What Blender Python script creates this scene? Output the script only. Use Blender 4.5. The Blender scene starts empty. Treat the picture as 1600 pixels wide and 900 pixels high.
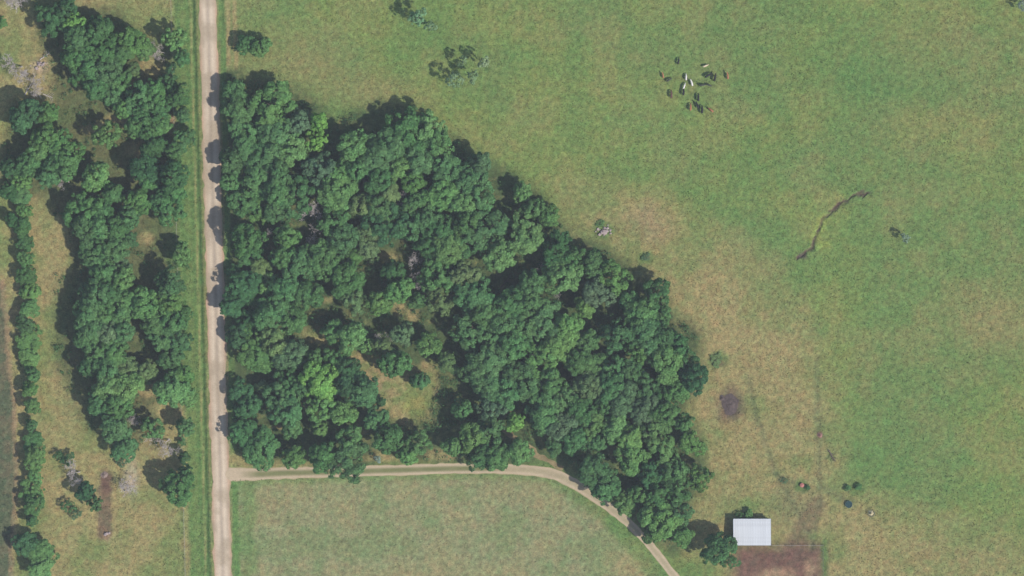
import bpy, bmesh, math, random
import numpy as np
from mathutils import Vector, Matrix
C = bpy.context.scene.collection
SC = bpy.context.scene
S = 0.24                     # metres per photograph pixel on the ground
H = 1200.0                   # camera height
random.seed(7); RNG = np.random.default_rng(7)

# ------------------------------------------------------------------ camera
cam = bpy.data.objects.new('camera', bpy.data.cameras.new('camera')); C.objects.link(cam)
cam.location = (0, 0, H); cam.rotation_euler = (0, 0, 0)
cam.data.sensor_width = 36.0; cam.data.lens = 36.0 * H / (1600 * S)
cam.data.clip_start = 1.0; cam.data.clip_end = 20000
SC.camera = cam
# ------------------------------------------------------------------ sky, sun, exposure
SUN_EL, SUN_AZ = math.radians(46), math.radians(123)      # azimuth clockwise from the top of the picture
W = bpy.data.worlds.new('World'); SC.world = W; W.use_nodes = True
nt = W.node_tree; bg = nt.nodes['Background']
sky = nt.nodes.new('ShaderNodeTexSky'); sky.sky_type = 'NISHITA'; sky.sun_disc = False
sky.sun_elevation = SUN_EL; sky.sun_rotation = SUN_AZ; sky.air_density = 1.0; sky.dust_density = 1.0
nt.links.new(sky.outputs[0], bg.inputs[0]); bg.inputs[1].default_value = 0.105
sd = Vector((math.sin(SUN_AZ) * math.cos(SUN_EL), math.cos(SUN_AZ) * math.cos(SUN_EL), math.sin(SUN_EL)))
sun = bpy.data.objects.new('sun', bpy.data.lights.new('sun', 'SUN')); C.objects.link(sun)
sun.data.energy = 4.0; sun.data.angle = math.radians(0.55); sun.data.color = (1.0, 0.94, 0.86)
sun.rotation_euler = sd.to_track_quat('Z', 'Y').to_euler()
SC.view_settings.view_transform = 'Standard'; SC.view_settings.look = 'None'
SC.view_settings.exposure = 0.4; SC.view_settings.gamma = 1.0
HAZE_DENSITY = 0.000064

# ------------------------------------------------------------------ helpers
def at(px, py, z=0.0):
    k = S * (H - z) / H
    return ((px - 800) * k, (450 - py) * k)

def tag(o, label=None, cat=None, group=None, kind=None):
    if label: o['label'] = label
    if cat: o['category'] = cat
    if group: o['group'] = group
    if kind: o['kind'] = kind
    return o

def empty(name, loc, rz=0.0):
    o = bpy.data.objects.new(name, None); C.objects.link(o)
    o.location = loc; o.rotation_euler = (0, 0, rz); o.empty_display_size = 0.5
    return o

def mesh_np(name, V, F, mat=None, smooth=False):
    """V (n,3), F (m,k) arrays of equal-sided faces"""
    V = np.asarray(V, dtype=np.float32); F = np.asarray(F, dtype=np.int32)
    me = bpy.data.meshes.new(name)
    k = F.shape[1]
    me.vertices.add(len(V)); me.vertices.foreach_set('co', V.ravel())
    me.loops.add(F.size); me.loops.foreach_set('vertex_index', F.ravel())
    me.polygons.add(len(F))
    me.polygons.foreach_set('loop_start', np.arange(0, F.size, k, dtype=np.int32))
    if mat: me.materials.append(mat)
    me.update(calc_edges=True); me.validate()
    me.polygons.foreach_set('use_smooth', [smooth] * len(me.polygons))
    return me

def put(name, me, parent=None, loc=(0, 0, 0)):
    o = bpy.data.objects.new(name, me); C.objects.link(o); o.location = loc
    if parent: o.parent = parent
    return o

def bm_mesh(name, bm, mat, smooth=False):
    me = bpy.data.meshes.new(name); bm.to_mesh(me); bm.free(); me.materials.append(mat)
    for p in me.polygons: p.use_smooth = smooth
    return me

def bx(bm, x0, x1, y0, y1, z0, z1):
    r = bmesh.ops.create_cube(bm, size=1.0)
    for v in r['verts']:
        v.co = Vector(((x0 + x1) / 2 + v.co.x * (x1 - x0), (y0 + y1) / 2 + v.co.y * (y1 - y0), (z0 + z1) / 2 + v.co.z * (z1 - z0)))
    return r['verts']

def tubes(paths, nseg=6):
    """list of [(p, r), ...] chains -> verts, quads"""
    V, F = [], []
    for ch in paths:
        b = len(V); prev = None
        for i, (p, r) in enumerate(ch):
            p = Vector(p)
            if i < len(ch) - 1: d = Vector(ch[i + 1][0]) - p
            else: d = p - Vector(ch[i - 1][0])
            d.normalize()
            u = d.cross(Vector((0.31, 0.77, 0.2))).normalized(); w = d.cross(u)
            for k in range(nseg):
                a = 2 * math.pi * k / nseg
                V.append(p + (u * math.cos(a) + w * math.sin(a)) * r)
            if i:
                for k in range(nseg):
                    k2 = (k + 1) % nseg
                    F.append((b + (i - 1) * nseg + k, b + (i - 1) * nseg + k2, b + i * nseg + k2, b + i * nseg + k))
    return V, F

# numpy value noise
def hash2(ix, iy, seed):
    n = (ix.astype(np.int64) * 374761393 + iy.astype(np.int64) * 668265263 + seed * 1442695041) & 0xffffffff
    n = ((n ^ (n >> 13)) * 1274126177) & 0xffffffff
    n = (n ^ (n >> 16)) & 0xffffffff
    return n / 4294967295.0
def vnoise(x, y, sc, seed=0):
    x = x / sc; y = y / sc
    ix = np.floor(x); iy = np.floor(y); fx = x - ix; fy = y - iy
    fx = fx * fx * (3 - 2 * fx); fy = fy * fy * (3 - 2 * fy)
    a = hash2(ix, iy, seed); b = hash2(ix + 1, iy, seed); c = hash2(ix, iy + 1, seed); d = hash2(ix + 1, iy + 1, seed)
    return (a * (1 - fx) + b * fx) * (1 - fy) + (c * (1 - fx) + d * fx) * fy
def fbm(x, y, sc, oct=4, seed=0, gain=0.5):
    s = 0; a = 1; t = 0
    for i in range(oct):
        s = s + a * vnoise(x, y, sc / 2 ** i, seed + 17 * i); t += a; a *= gain
    return s / t

def s2l(c): return np.array([((v / 255) / 12.92 if v <= 10 else (((v / 255) + 0.055) / 1.055) ** 2.4) for v in c])

# ------------------------------------------------------------------ materials
def mat_base(name):
    m = bpy.data.materials.new(name); m.use_nodes = True
    b = m.node_tree.nodes['Principled BSDF']; b.inputs['Roughness'].default_value = 0.9
    b.inputs['Specular IOR Level'].default_value = 0.15
    return m, m.node_tree, b

def mat_tint(name, scales=((1.6, .26), (0.5, .26)), bump=0.18, bscale=1.2, rough=0.95, contrast=1.0):
    """colour from the mesh's own 'tint' attribute broken up by fine procedural grain"""
    m, t, b = mat_base(name); N, L = t.nodes, t.links
    at_ = N.new('ShaderNodeAttribute'); at_.attribute_name = 'tint'
    geo = N.new('ShaderNodeNewGeometry')
    prev = at_.outputs['Color']
    for sc, amt in scales:
        no = N.new('ShaderNodeTexNoise'); no.inputs['Scale'].default_value = 1 / sc; no.inputs['Detail'].default_value = 3
        L.new(geo.outputs['Position'], no.inputs['Vector'])
        mr = N.new('ShaderNodeMapRange'); mr.inputs[1].default_value = 0.3; mr.inputs[2].default_value = 0.7
        mr.inputs[3].default_value = 1 - amt; mr.inputs[4].default_value = 1 + amt
        L.new(no.outputs['Fac'], mr.inputs[0])
        mx = N.new('ShaderNodeVectorMath'); mx.operation = 'SCALE'
        L.new(prev, mx.inputs[0]); L.new(mr.outputs[0], mx.inputs[3]); prev = mx.outputs[0]
    L.new(prev, b.inputs['Base Color']); b.inputs['Roughness'].default_value = rough
    no = N.new('ShaderNodeTexNoise'); no.inputs['Scale'].default_value = 1 / bscale; no.inputs['Detail'].default_value = 4
    L.new(geo.outputs['Position'], no.inputs['Vector'])
    bp = N.new('ShaderNodeBump'); bp.inputs['Strength'].default_value = bump; bp.inputs['Distance'].default_value = 0.5
    L.new(no.outputs['Fac'], bp.inputs['Height']); L.new(bp.outputs[0], b.inputs['Normal'])
    return m

def mat_plain(name, col, var=0.25, scale=2.0, rough=0.8, metal=0.0, bump=0.0):
    m, t, b = mat_base(name); N, L = t.nodes, t.links
    tc = N.new('ShaderNodeTexCoord'); no = N.new('ShaderNodeTexNoise'); no.inputs['Scale'].default_value = scale
    no.inputs['Detail'].default_value = 4
    L.new(tc.outputs['Object'], no.inputs['Vector'])
    mr = N.new('ShaderNodeMapRange'); mr.inputs[1].default_value = 0.3; mr.inputs[2].default_value = 0.7
    mr.inputs[3].default_value = 1 - var; mr.inputs[4].default_value = 1 + var
    L.new(no.outputs['Fac'], mr.inputs[0])
    mx = N.new('ShaderNodeVectorMath'); mx.operation = 'SCALE'; mx.inputs[0].default_value = col
    L.new(mr.outputs[0], mx.inputs[3]); L.new(mx.outputs[0], b.inputs['Base Color'])
    b.inputs['Roughness'].default_value = rough; b.inputs['Metallic'].default_value = metal
    if bump:
        bp = N.new('ShaderNodeBump'); bp.inputs['Strength'].default_value = bump
        L.new(no.outputs['Fac'], bp.inputs['Height']); L.new(bp.outputs[0], b.inputs['Normal'])
    return m

def mat_leaf(name, fixed=None, var=0.30, trans=0.16):
    m = bpy.data.materials.new(name); m.use_nodes = True; t = m.node_tree; N, L = t.nodes, t.links
    for n in list(N):
        if n.type == 'BSDF_PRINCIPLED': N.remove(n)
    out = [n for n in N if n.type == 'OUTPUT_MATERIAL'][0]
    if fixed is None:
        oi = N.new('ShaderNodeObjectInfo'); base = oi.outputs['Color']
    else:
        rgb = N.new('ShaderNodeRGB'); rgb.outputs[0].default_value = (*fixed, 1); base = rgb.outputs[0]
    geo = N.new('ShaderNodeNewGeometry')
    mr = N.new('ShaderNodeMapRange'); mr.inputs[3].default_value = 1 - var; mr.inputs[4].default_value = 1 + var
    L.new(geo.outputs['Random Per Island'], mr.inputs[0])
    no = N.new('ShaderNodeTexNoise'); no.inputs['Scale'].default_value = 0.45; no.inputs['Detail'].default_value = 2
    L.new(geo.outputs['Position'], no.inputs['Vector'])
    m2 = N.new('ShaderNodeMapRange'); m2.inputs[1].default_value = 0.3; m2.inputs[2].default_value = 0.7
    m2.inputs[3].default_value = 0.78; m2.inputs[4].default_value = 1.22
    L.new(no.outputs['Fac'], m2.inputs[0])
    mul = N.new('ShaderNodeMath'); mul.operation = 'MULTIPLY'; L.new(mr.outputs[0], mul.inputs[0]); L.new(m2.outputs[0], mul.inputs[1])
    sc = N.new('ShaderNodeVectorMath'); sc.operation = 'SCALE'; L.new(base, sc.inputs[0]); L.new(mul.outputs[0], sc.inputs[3])
    # slight hue wander between yellow and blue green
    hs = N.new('ShaderNodeHueSaturation'); mr3 = N.new('ShaderNodeMapRange'); mr3.inputs[3].default_value = 0.475; mr3.inputs[4].default_value = 0.525
    n3 = N.new('ShaderNodeTexNoise'); n3.inputs['Scale'].default_value = 0.25; L.new(geo.outputs['Position'], n3.inputs['Vector'])
    L.new(n3.outputs['Fac'], mr3.inputs[0]); L.new(mr3.outputs[0], hs.inputs['Hue']); L.new(sc.outputs[0], hs.inputs['Color'])
    d = N.new('ShaderNodeBsdfDiffuse'); tr = N.new('ShaderNodeBsdfTranslucent'); mx = N.new('ShaderNodeMixShader')
    mx.inputs[0].default_value = trans
    L.new(hs.outputs[0], d.inputs[0]); L.new(hs.outputs[0], tr.inputs[0])
    L.new(d.outputs[0], mx.inputs[1]); L.new(tr.outputs[0], mx.inputs[2]); L.new(mx.outputs[0], out.inputs[0])
    return m

M_ground = mat_tint('pasture_ground')
M_gravel = mat_tint('gravel', scales=((1.2, .06), (0.3, .12)), bump=0.1, bscale=0.3)
M_dirt = mat_tint('dirt', scales=((1.5, .15), (0.4, .15)), bump=0.2, bscale=0.6)
M_leaf = mat_leaf('leaves')
M_under = mat_leaf('undergrowth_leaves', (0.066, 0.145, 0.055))
M_bark = mat_plain('bark', (0.12, 0.095, 0.075), 0.35, 3.0, 0.95, bump=0.5)
M_dead = mat_plain('weathered_wood', (0.40, 0.36, 0.34), 0.2, 2.0, 0.9)
M_post = mat_plain('fence_post_wood', (0.22, 0.18, 0.15), 0.3, 4.0, 0.9)
M_wire = mat_plain('fence_wire', (0.25, 0.24, 0.23), 0.2, 4.0, 0.6, 0.6)
M_roof = mat_plain('white_roof_metal', (0.51, 0.53, 0.55), 0.08, 0.9, 0.55)
def roof_variation(m):
    t = m.node_tree; N, L = t.nodes, t.links; b = N['Principled BSDF']; src = b.inputs['Base Color'].links[0].from_socket
    oi = N.new('ShaderNodeObjectInfo'); mr = N.new('ShaderNodeMapRange'); mr.inputs[3].default_value = .96; mr.inputs[4].default_value = 1.03
    L.new(oi.outputs['Random'], mr.inputs[0]); v = N.new('ShaderNodeVectorMath'); v.operation = 'SCALE'; L.new(src, v.inputs[0]); L.new(mr.outputs[0], v.inputs[3]); L.new(v.outputs[0], b.inputs['Base Color'])
roof_variation(M_roof)
M_trim = mat_plain('roof_trim', (0.34, 0.40, 0.50), 0.1, 1.0, 0.6)
M_siding = mat_plain('metal_siding', (0.42, 0.42, 0.40), 0.1, 1.0, 0.6)
M_tank = mat_plain('dark_tank_metal', (0.06, 0.11, 0.11), 0.15, 3.0, 0.5)
M_hay = mat_plain('old_hay', (0.48, 0.42, 0.27), 0.3, 4.0, 0.95, bump=0.5)
M_red = mat_plain('red_plastic', (0.36, 0.14, 0.12), 0.2, 3.0, 0.6)
M_ash = mat_plain('ash', (0.085, 0.065, 0.06), 0.3, 1.0, 0.98, bump=0.5)
M_stone = mat_plain('pinkish_stone', (0.33, 0.27, 0.26), 0.25, 3.0, 0.9, bump=0.4)

# ------------------------------------------------------------------ ground colours (albedo of what grows or lies there)
SHIFT = 0.62
def alb(c): return s2l(c) * SHIFT
G_PAST = alb((123, 145, 82)); G_LUSH = alb((107, 142, 77)); G_DRY = alb((152, 148, 94)); G_TAN = alb((170, 157, 106))
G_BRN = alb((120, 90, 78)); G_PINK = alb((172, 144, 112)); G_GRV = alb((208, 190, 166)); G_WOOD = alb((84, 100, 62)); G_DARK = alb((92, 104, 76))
G_OLIVE = alb((146, 157, 80)); G_FIELD = alb((151, 154, 110))

def inpoly(x, y, P):
    r = np.zeros(x.shape, bool); n = len(P)
    for i in range(n):
        x1, y1 = P[i]; x2, y2 = P[(i + 1) % n]
        c = ((y1 > y) != (y2 > y)) & (x < (x2 - x1) * (y - y1) / ((y2 - y1) + 1e-9) + x1)
        r ^= c
    return r
def dpoly(x, y, P, closed=True):
    d = np.full(x.shape, 1e9); n = len(P)
    for i in range(n if closed else n - 1):
        ax, ay = P[i]; bx_, by = P[(i + 1) % n]
        vx, vy = bx_ - ax, by - ay; L2 = vx * vx + vy * vy + 1e-9
        t = np.clip(((x - ax) * vx + (y - ay) * vy) / L2, 0, 1)
        d = np.minimum(d, np.hypot(x - ax - t * vx, y - ay - t * vy))
    return d
def mpoly(x, y, P, soft):
    d = dpoly(x, y, P); s = np.where(inpoly(x, y, P), d, -d)
    return np.clip(s / soft * 0.5 + 0.5, 0, 1)
def mell(x, y, cx, cy, rx, ry, soft=0.4):
    return np.clip((1 - np.hypot((x - cx) / rx, (y - cy) / ry)) / soft, 0, 1)
def mline(x, y, P, w, soft=3):
    return np.clip((w + soft - dpoly(x, y, P, False)) / soft, 0, 1)

def roadL(y): return np.interp(y, [0, 150, 300, 450, 600, 750, 900], [310, 313.5, 317, 321.5, 326, 331, 334.5]) if np.all((y >= 0) & (y <= 900)) else None
def rl(y): return 310 + y * (24.5 / 900.0)
def rr(y): return 338.5 + y * (24.0 / 900.0)
DRIVE = [(352, 741), (400, 741), (450, 739), (540, 737), (640, 734), (720, 732), (780, 732.5), (830, 735), (865, 741), (900, 757), (935, 781), (965, 803), (990, 825), (1018, 855), (1048, 893), (1075, 928), (1110, 975)]
WOOD = [(342, 100), (372, 108), (392, 118), (440, 128), (480, 150), (512, 172), (516, 190), (560, 168), (600, 156), (648, 168), (680, 205), (720, 218), (770, 250), (830, 290), (880, 345), (900, 370), (950, 385), (990, 415), (1038, 440), (1050, 478), (1095, 520), (1098, 560), (1090, 610), (1068, 640), (1095, 690), (1110, 740), (1090, 770), (1075, 800), (1080, 850), (1050, 868), (1000, 820), (960, 785), (910, 742), (860, 722), (780, 728), (600, 722), (540, 738), (470, 722), (400, 722), (352, 690), (352, 560), (345, 400), (342, 200)]
WEST = [(50, 0), (190, 15), (205, 40), (240, 60), (285, 40), (290, 240), (296, 420), (296, 600), (290, 640), (250, 600), (250, 690), (200, 712), (110, 650), (85, 560), (85, 430), (110, 420), (110, 370), (70, 310), (0, 300), (0, 240), (20, 160), (80, 160), (60, 60)]
CLEAR = [(470, 516), (500, 516), (535, 535), (575, 553), (605, 562), (640, 582), (672, 564), (684, 590), (680, 625), (666, 652), (640, 664), (614, 652), (594, 636), (584, 602), (562, 592), (545, 566), (505, 550), (485, 535)]
GULLY = [(1247, 403), (1259, 394), (1269, 388), (1273, 370), (1281, 356), (1286, 343), (1300, 330), (1311, 317), (1324, 312), (1336, 303), (1344, 305), (1358, 300)]
TRAILS = [[(1170, 590), (1178, 640), (1195, 690), (1212, 740), (1235, 780), (1262, 830)], [(1276, 560), (1278, 700), (1280, 780), (1268, 860)], [(1283, 760), (1330, 785)], [(1210, 740), (1262, 765)]]

def ground_tint(X, Y):
    """albedo at ground points given in metres"""
    px = X / S + 800; py = 450 - Y / S
    wx = px + (fbm(px, py, 40, 3, 3) - .5) * 34; wy = py + (fbm(px, py, 40, 3, 9) - .5) * 34
    sx = px + (fbm(px, py, 9, 2, 5) - .5) * 7; sy = py + (fbm(px, py, 9, 2, 6) - .5) * 7
    n1 = fbm(px, py, 130, 4, 21); n2 = fbm(px, py, 45, 4, 33); n3 = fbm(px, py, 14, 3, 41); n4 = vnoise(px, py, 4.5, 51); n5 = vnoise(px, py, 4.5, 52); n3b = vnoise(px, py, 11, 57)
    c = np.empty(px.shape + (3,)); c[...] = G_PAST
    def mix(col, w):
        nonlocal c
        w = np.clip(w, 0, 1)[..., None]; c = c * (1 - w) + col * w
    mix(G_OLIVE, np.clip((n1 - .42) * 3, 0, .35)); mix(G_LUSH, np.clip((.55 - n2) * 2.0, 0, .45)); mix(G_DRY, np.clip((n2 - .53) * 2, 0, .35))
    # greener and drier regions of the pasture
    mix(G_LUSH, .95 * mell(wx, wy, 1345, 120, 120, 100, .8)); mix(G_LUSH, .75 * mell(wx, wy, 1190, 420, 110, 100, .9))
    mix(G_LUSH, .6 * mell(wx, wy, 1390, 720, 170, 150, .9)); mix(G_LUSH, .45 * mell(wx, wy, 1120, 260, 200, 80, .9))
    mix(G_LUSH, .5 * mell(wx, wy, 1530, 860, 150, 60, .9))
    mix(G_LUSH, .6 * mell(wx, wy, 690, 60, 60, 60, .9))
    mix(G_DRY, .75 * mell(wx, wy, 470, 100, 130, 70, .9)); mix(G_DRY, .7 * mell(wx, wy, 590, 140, 110, 40, .8))
    mix(G_DRY, mell(wx, wy, 1555, 500, 110, 75, .9)); mix(G_DRY, .35 * mell(wx, wy, 1440, 60, 120, 90, .9)); mix(G_DRY, .35 * mell(wx, wy, 1540, 200, 100, 110, .9))
    D = [(880, 300), (960, 305), (1050, 325), (1120, 380), (1190, 415), (1245, 470), (1270, 560), (1298, 660), (1300, 765), (1360, 782), (1450, 815), (1560, 850), (1640, 900), (1640, 960), (1290, 960), (1150, 940), (1060, 800), (1070, 600), (990, 430), (880, 360)]
    m = mpoly(wx, wy, D, 40); mix(G_DRY, m); mix(G_TAN, m * np.clip((n3 * .25 + n2 * .75 - .40) * 3, 0, .65))
    mix(G_PAST, m * np.clip((.45 - n2) * 4, 0, .45))
    mix(G_PINK, .45 * mell(wx, wy, 1010, 345, 50, 40, .8)); mix(G_TAN, .5 * mell(wx, wy, 1140, 470, 60, 130, .8))
    mix(G_TAN, .7 * mell(wx, wy, 1090, 625, 16, 60, .9)); mix(G_LUSH, .5 * mell(wx, wy, 1100, 700, 16, 50, .9))
    mix(G_TAN, .5 * mell(wx, wy, 1540, 880, 100, 50, .9)); mix(G_LUSH, .5 * mell(wx, wy, 1170, 795, 90, 22, .8))
    # hay field south of the driveway
    F = [(366, 752), (600, 742), (780, 740), (850, 745), (900, 775), (960, 825), (1010, 880), (1060, 950), (1060, 1100), (368, 1100)]
    f = mpoly(sx, sy, F, 6); mix(G_FIELD, f); rows = .5 + .5 * np.sin(px * 2 * math.pi / 9.5 + 1.5 * n3)
    mix(G_TAN, f * np.clip((n2 - .46) * 1.6 + rows * .2 - .05, 0, .35)); mix(G_LUSH, f * np.clip((.43 - n2) * 2.5 + (1 - rows) * .05, 0, .3))
    mix(G_LUSH, f * .8 * np.clip(1 - dpoly(sx, sy, F) / 12, 0, 1)); mix(G_LUSH, .6 * mline(wx, wy, [(385, 760), (388, 900)], 9, 10) * f)
    mix(G_LUSH, .75 * mline(sx, sy, [(960, 815), (1000, 860), (1040, 915)], 9, 14)); mix(G_LUSH, .6 * mell(sx, sy, 1085, 890, 50, 25, .8))
    mix(G_TAN, .5 * mell(wx, wy, 985, 880, 50, 40, .8))
    # woodland floor
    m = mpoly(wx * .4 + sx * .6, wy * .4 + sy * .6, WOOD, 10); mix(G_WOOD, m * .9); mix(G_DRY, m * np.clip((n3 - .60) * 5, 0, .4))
    m = mpoly(sx, sy, CLEAR, 8); mix(G_DRY, m); mix(G_TAN, m * np.clip((n3 - .35) * 3, 0, .8)); mix(G_PINK, m * np.clip((n2 - .5) * 3, 0, .5)); mix(G_OLIVE, m * mell(wx, wy, 655, 630, 34, 34, .6) * .7); mix(G_PAST, m * np.clip((.55 - n3) * 4, 0, .6))
    for e in ((645, 492, 16, 14), (600, 400, 32, 10), (622, 480, 14, 18), (712, 632, 9, 8), (512, 468, 12, 8), (433, 668, 13, 7), (560, 676, 16, 7), (662, 570, 9, 10), (468, 712, 10, 8), (600, 715, 40, 10), (690, 712, 36, 12), (488, 435, 8, 9)):
        mix(G_TAN, .85 * mell(sx, sy, *e, .6))
    # west parcel
    Wp = [(-400, -400), (296, -400), (300, 300), (303, 1300), (-400, 1300)]
    m = mpoly(px, py, Wp, 6); mix(G_DRY, m * .8); mix(G_TAN, m * np.clip((n2 - .34) * 3, 0, .7)); mix(G_PAST, m * np.clip((.46 - n2) * 3, 0, .45))
    mix(G_PAST, m * .6 * mell(wx, wy, 240, 30, 110, 50, .7)); mix(G_OLIVE, m * .5 * mell(wx, wy, 40, 200, 60, 60, .7))
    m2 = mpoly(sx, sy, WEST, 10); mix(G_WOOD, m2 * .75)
    for e in ((228, 373, 15, 14), (222, 235, 30, 22), (185, 190, 26, 16), (235, 105, 26, 22), (262, 188, 14, 14), (205, 132, 14, 12), (150, 200, 30, 9), (240, 610, 30, 16), (255, 640, 26, 18)):
        mix(G_TAN, .9 * mell(sx, sy, *e, .5))
    mix(G_LUSH, m * .75 * np.clip((wx - 262) / 20, 0, 1) * ((py > 60) & (py < 640)))
    mix(G_PINK, .8 * mell(sx, sy, 268, 187, 12, 10, .5))
    mix(G_TAN, .6 * mell(wx, wy, 85, 400, 35, 90, .6)); mix(G_TAN, .6 * mell(wx, wy, 100, 640, 45, 70, .7)); mix(G_TAN, .65 * mell(wx, wy, 225, 720, 40, 70, .6))
    mix(G_TAN, .7 * mell(wx, wy, 55, 120, 40, 50, .6)); mix(alb((196, 176, 150)), .6 * mell(sx, sy, 62, 105, 18, 16, .6)); mix(alb((200, 184, 160)), .55 * mell(sx, sy, 205, 745, 16, 40, .7))
    mix(G_LUSH, .45 * mell(wx, wy, 225, 780, 30, 22, .7)); mix(G_LUSH, .3 * mell(wx, wy, 70, 340, 20, 60, .7))
    mix(alb((128, 112, 86)), .95 * mline(sx, sy, [(163, 765), (164, 832)], 9, 5)); mix(G_BRN, .9 * mell(sx, sy, 165, 752, 13, 22, .5)); mix(G_PINK, .7 * mell(sx, sy, 168, 838, 9, 12, .5))
    mix(G_TAN, .6 * mline(sx, sy, [(148, 760), (150, 835)], 2, 4)); mix(G_TAN, .6 * mline(sx, sy, [(178, 760), (180, 835)], 2, 4))
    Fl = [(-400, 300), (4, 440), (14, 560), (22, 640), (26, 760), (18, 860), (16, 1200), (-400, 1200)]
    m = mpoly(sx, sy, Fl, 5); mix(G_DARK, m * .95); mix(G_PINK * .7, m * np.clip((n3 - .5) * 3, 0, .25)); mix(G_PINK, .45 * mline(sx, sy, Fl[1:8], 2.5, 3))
    # road verges with their ditches, and the two pale tracks beside the road at the top
    u = px - rl(py); v = px - rr(py)
    def band(q, a, b, s=2.0): return np.clip(np.minimum(q - a, b - q) / s + .5, 0, 1)
    jit = (n3 - .5) * 4
    mix(G_LUSH, .85 * band(u + jit, -40, 0, 4)); mix(G_PAST, .6 * band(u + jit * .5, -30, -21, 3)); mix(G_LUSH * .72, .75 * band(u, -11, -5, 2.5)); mix(G_LUSH * .8, .5 * band(u, -20, -16, 2))
    mix(G_TAN, .6 * band(u + jit * .3, -14, -11.5, 2) * np.clip(n2 * 2, 0, 1)); mix(G_TAN, .5 * band(u + jit * .2, -4, 0, 2))
    mix(G_TAN, np.where(py > 600, .55, .1) * band(u + jit, -45, -37, 4))
    mix(G_LUSH, .75 * band(v + jit, 0, 12, 3)); mix(G_LUSH * .75, .6 * band(v, 9, 12, 1.5) * (py < 110))
    top = np.clip((112 - py) / 14, 0, 1)
    mix(G_TAN, .95 * top * band(v + jit * .3, 13, 31, 2)); mix(G_PAST, .75 * top * band(v + jit * .3, 20, 24, 2)); mix(G_PINK, .5 * band(v + jit * .2, 0, 2.5, 1.5))
    mix(G_LUSH, .8 * band(v + jit, 2, 12, 3) * (py > 755))
    mix(G_TAN, .8 * mpoly(sx, sy, [(362, 706), (352, 732), (540, 730), (500, 722), (430, 725), (380, 718)], 6))
    # corral, worn trails, gully banks
    K = [(1147, 853), (1284, 850), (1287, 1000), (1147, 1000)]
    m = mpoly(wx * .35 + sx * .65, wy * .35 + sy * .65, K, 13); mix(G_BRN, m * .95); mix(alb((132, 102, 88)), m * np.clip((n3 - .4) * 2, 0, .5)); mix(G_PINK, m * .85 * np.maximum(mell(wx, wy, 1205, 902, 40, 20, .6), mell(wx, wy, 1262, 885, 16, 26, .7)))
    mix(G_LUSH * .8, .8 * mline(sx, sy, [(1288, 846), (1291, 960)], 2.5, 4)); mix(G_BRN, .5 * mline(sx, sy, [(1240, 855), (1258, 820), (1275, 790)], 8, 12))
    for i, T in enumerate(TRAILS): mix(G_DARK, .34 * mline(sx, sy, T, 2, 5))
    mix(G_DARK, .3 * mell(wx, wy, 1235, 790, 40, 50, .8))
    mix(G_OLIVE * 1.12, .7 * mline(sx, sy, [(1288, 340), (1272, 372)], 4, 6) + .7 * mell(sx, sy, 1288, 382, 14, 9, .6))
    gw = mline(px + (n4 - .5) * 5, py + (n5 - .5) * 5, GULLY, .3, 3.2); mix(alb((104, 84, 74)), np.clip(gw * 1.5, 0, 1) * np.clip(.55 + n3b * .9, 0, 1)); mix(alb((98, 84, 78)), .8 * mell(sx, sy, 1252, 401, 9, 7, .5)); mix(alb((108, 86, 78)), .7 * mell(sx, sy, 1345, 302, 9, 6, .5))
    # rings of rank grass round old feed spots
    for cx, cy, r in ((942, 360, 21), (1010, 403, 15), (1122, 562, 20), (1252, 760, 14), (1340, 765, 16)):
        mix(G_LUSH * .85, .7 * mell(sx, sy, cx, cy, r, r * .85, .35))
    mix(G_BRN, .5 * mell(sx, sy, 1125, 568, 13, 10, .7)); mix(G_PINK, .8 * mell(sx, sy, 1011, 403, 7, 6, .6)); mix(alb((150, 120, 96)), .5 * mell(sx, sy, 1141, 632, 32, 32, .6)); mix(alb((84, 72, 68)), .95 * mell(wx, wy, 1140, 630, 33, 38, .8))
    mix(G_BRN, .8 * mell(sx, sy, 1281, 679, 6, 9, .6)); mix(G_LUSH * .8, .5 * mell(sx, sy, 1299, 712, 8, 12, .6))
    for cx, cy, r in ((670, 250, 1), (1200, 180, 1), ): pass
    # 1 m mottling of tussocks and gaps
    k = 1 + (n4 - .5) * .26 + (n3 - .5) * .10
    c = c * k[..., None]; hue = (n5 - .5) * .20 + (n3b - .5) * .12
    c[..., 0] *= 1 + hue; c[..., 1] *= 1 - hue * .3
    return np.clip(c, 0.01, 0.9)

def set_tint(me, cols):
    a = me.attributes.new('tint', 'FLOAT_COLOR', 'POINT')
    q = np.ones((len(cols), 4), np.float32); q[:, :3] = cols; a.data.foreach_set('color', q.ravel())

def grid_faces(nx, ny):
    i = np.arange((ny - 1) * nx).reshape(ny - 1, nx)[:, :-1].ravel()
    return np.stack([i, i + 1, i + 1 + nx, i + nx], 1)

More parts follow.
